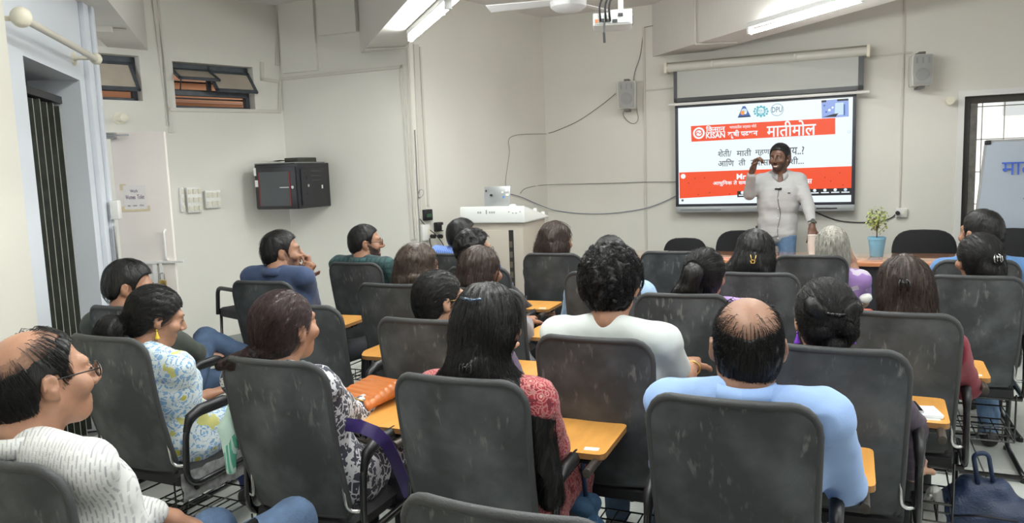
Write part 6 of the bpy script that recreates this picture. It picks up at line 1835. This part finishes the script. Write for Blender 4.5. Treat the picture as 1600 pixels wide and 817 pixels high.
# bags on the floor and under chairs
fr = C['P12']; q = fr.local(at_z(893, 790, .40))
bg = thing('hanging_bag', 'blue cloth bag hanging under the tablet of the person in red', 'bag', (q[0], q[1], .26), frame=fr)
v, q2 = blob([rc((-.05, -.05, .15), (.055, -.05, .16), .035, None, .03), rc((-.055, .0, .05), (.06, .0, .05), .065, None, .04), rc((-.05, .06, .13), (.05, .06, .13), .035, None, .03)], .010, lambda D, X, Y, Z: D + .004 * wob(X, Y, Z, 50, 3)); mesh_from([(v, q2, 0)], 'body', [mat('blue_cloth', (.045, .12, .23), .75, var=.15, vscale=20, bump=.3, bscale=200)], bg)
MB().tube([(-.06, -.088, .135), (0, -.094, .142), (.06, -.088, .142)], .004, 6).build('flap_seam', mat('navy_trim', (.02, .06, .14), .7), bg)
MB().tube(fillet([(-.04, 0, .18), (-.02, .02, .36), (.03, .02, .36), (.05, 0, .18)], .05), .008, 6).build('handle', mat('navy_trim', (0, 0, 0)), bg, smooth=True)
q = at_z(1540, 800, .12)
bp_ = thing('backpack', 'navy blue backpack slumped on the floor at the lower right', 'backpack', (q[0], q[1], 0), math.radians(-30))
nv = mat('navy_nylon', (.018, .035, .085), .45, var=.25, vscale=9, bump=.3, bscale=120)
v, q2 = blob([rc((-.10, 0, .09), (.12, .02, .08), .10, None, .05), rc((-.06, .02, .18), (.04, .03, .20), .07, .05, .05), rc((.10, .02, .10), (.20, -.02, .06), .07, .05, .04)], .012, lambda D, X, Y, Z: D + .010 * wob(X, Y, Z, 30, 4) + .005 * wob(X, Y, Z, 70, 6), pad=.012); mesh_from([(v, q2, 0)], 'body', [nv], bp_)
MB().tube(fillet([(-.03, -.02, .24), (-.05, -.03, .36), (.0, -.02, .37), (.02, 0, .25)], .03), .009, 6).build('strap', nv, bp_, smooth=True)
MB().tube([(-.12, -.09, .12), (-.02, -.115, .15), (.10, -.09, .14)], .005, 6).build('zip', mat('zip_dark', (.01, .012, .02), .4), bp_, smooth=True)
q = at_z(1456, 803, .10)
pg = thing('plastic_bag', 'crumpled clear plastic bag on the floor left of the navy backpack', 'plastic bag', (q[0], q[1], 0), 0)
pm, _nt, _N, _L, _b = new_mat('clear_plastic'); setv(_b, Base_Color=(.75, .74, .70, 1), Roughness=.18); _b.inputs['Alpha'].default_value = .42
v, q2 = blob([rc((-.05, 0, .06), (.05, 0, .06), .065, None, .05), rc((0, 0, .10), (.01, 0, .19), .05, .025, .04)], .009, lambda D, X, Y, Z: D + .012 * wob(X, Y, Z, 55, 2) + .006 * wob(X, Y, Z, 120, 5), pad=.016); mesh_from([(v, q2, 0)], 'film', [pm], pg)
v, q2 = blob([el((.0, 0, .05), (.05, .04, .04))], .012); mesh_from([(v, q2, 0)], 'cloth_inside', [mat('beige_cloth', (.50, .44, .36), .9)], pg)
# crumpled plastic cover on the seat of the person in the floral kurta
ck = C['P2'].obj; rr = random.Random(8); V = []; na, nb_ = 22, 6
for i in range(na):
    s = i / (na - 1)
    x, y = (.212, -.17 + .66 * s * 1.0) if s < .55 else (.212 - (s - .55) / .45 * .40, .20)
    for j in range(nb_):
        o_ = .010 + .012 * rr.random(); V.append((x + (o_ if s < .55 else 0), y + (o_ if s >= .55 else 0), .425 - .022 * j + .008 * rr.random()))
MB().add(V, [(i * nb_ + j, i * nb_ + j + 1, i * nb_ + nb_ + j + 1, i * nb_ + nb_ + j) for i in range(na - 1) for j in range(nb_ - 1)]).build('seat_cover', mat('dusty_plastic', (.22, .22, .22), .3, var=.5, vscale=30), ck, smooth=True)
# presenter's microphone, wire, buttons, badge, watch
o = P19['o']; N_ = P19['N']; che = P19['che']; hip = P19['hip']


def front(x, z, off=.004):
    """point on the shirt front of the presenter at local x, z"""
    sh_ = [c for c in o.children if c.name.startswith('shirt')][0]
    ok, loc, nrm, i = sh_.ray_cast(Vector((x, .6, z)), Vector((0, -1, 0)))
    return A(*loc) + A(0, off, 0) if ok else A(x, .15, z)
zt_, zb_ = N_[2] - .07, hip[2] - .06
MB().tube([front(.0 + N_[0], z, .001) for z in np.linspace(zt_ - .02, zb_, 14)], .0035, 5).build('placket', c_pres, o, smooth=True)
mb = MB()
for z in np.linspace(zt_ - .05, zb_ + .05, 6): mb.ball(front(N_[0] + .004, z, .004), (.006, .003, .006), 8)
mb.build('button', white_pl, o)
m0 = front(N_[0] + .01, zt_ - .055, .012); MB().box(m0, (.045, .016, .012)).ball(m0 + A(-.028, .004, 0), .010, 8).build('microphone', black_pl, o, bevel=.003)
wz = np.linspace(zt_ - .06, zb_ + .07, 12)
MB().tube([front(N_[0] - .004 + .012 * math.sin(k * .8), z, .006) for k, z in enumerate(wz)] + [front(N_[0] + .10, zb_ + .05, .006), front(N_[0] + .15, zb_ + .10, .006)], .0022, 5).build('microphone_wire', cable_bk, o, smooth=True)
b0 = front(N_[0] - .085, zt_ - .095, .004); MB().box(b0, (.022, .004, .008)).build('badge', black_pl, o)
MB().box(A(hip[0] + .165, hip[1] - .0, hip[2] + .04), (.03, .05, .11)).build('transmitter', black_pl, o, bevel=.006)
c, Bm = P19['hand']['L']; w0 = c - Bm @ A(0, .062, 0)
MB().tube([w0 + Bm @ A(.031 * math.cos(a), 0, .027 * math.sin(a)) for a in np.linspace(0, 2 * PI, 16, endpoint=False)], .007, 6, closed=True).cyl(w0 + Bm @ A(0, 0, .026), w0 + Bm @ A(0, 0, .036), .019, 14).build('watch', mat('watch_steel', (.12, .13, .12), .25, .7), o, smooth=40)
# stack of paper cups under the presenter's hand
q = at_z(1268.5, 397, .7505)
cu = thing('paper_cups', 'stack of white paper cups on the table under the presenter\'s hand', 'cups', (q[0], q[1], .7505))
for k in range(5): MB().lathe([(.026, .0), (.034, .075), (.036, .078), (.033, .076)], 18, (0, 0, .020 * k)).build('cup', white_pl, cu, smooth=40)
# bracelet of the man in the white t-shirt
c, Bm = P13['hand']['R']; w0 = c - Bm @ A(0, .058, 0)
MB().tube([w0 + Bm @ A(.033 * math.cos(a), 0, .028 * math.sin(a)) for a in np.linspace(0, 2 * PI, 16, endpoint=False)], .0035, 6, closed=True).build('bracelet', gold, P13['o'], smooth=True)
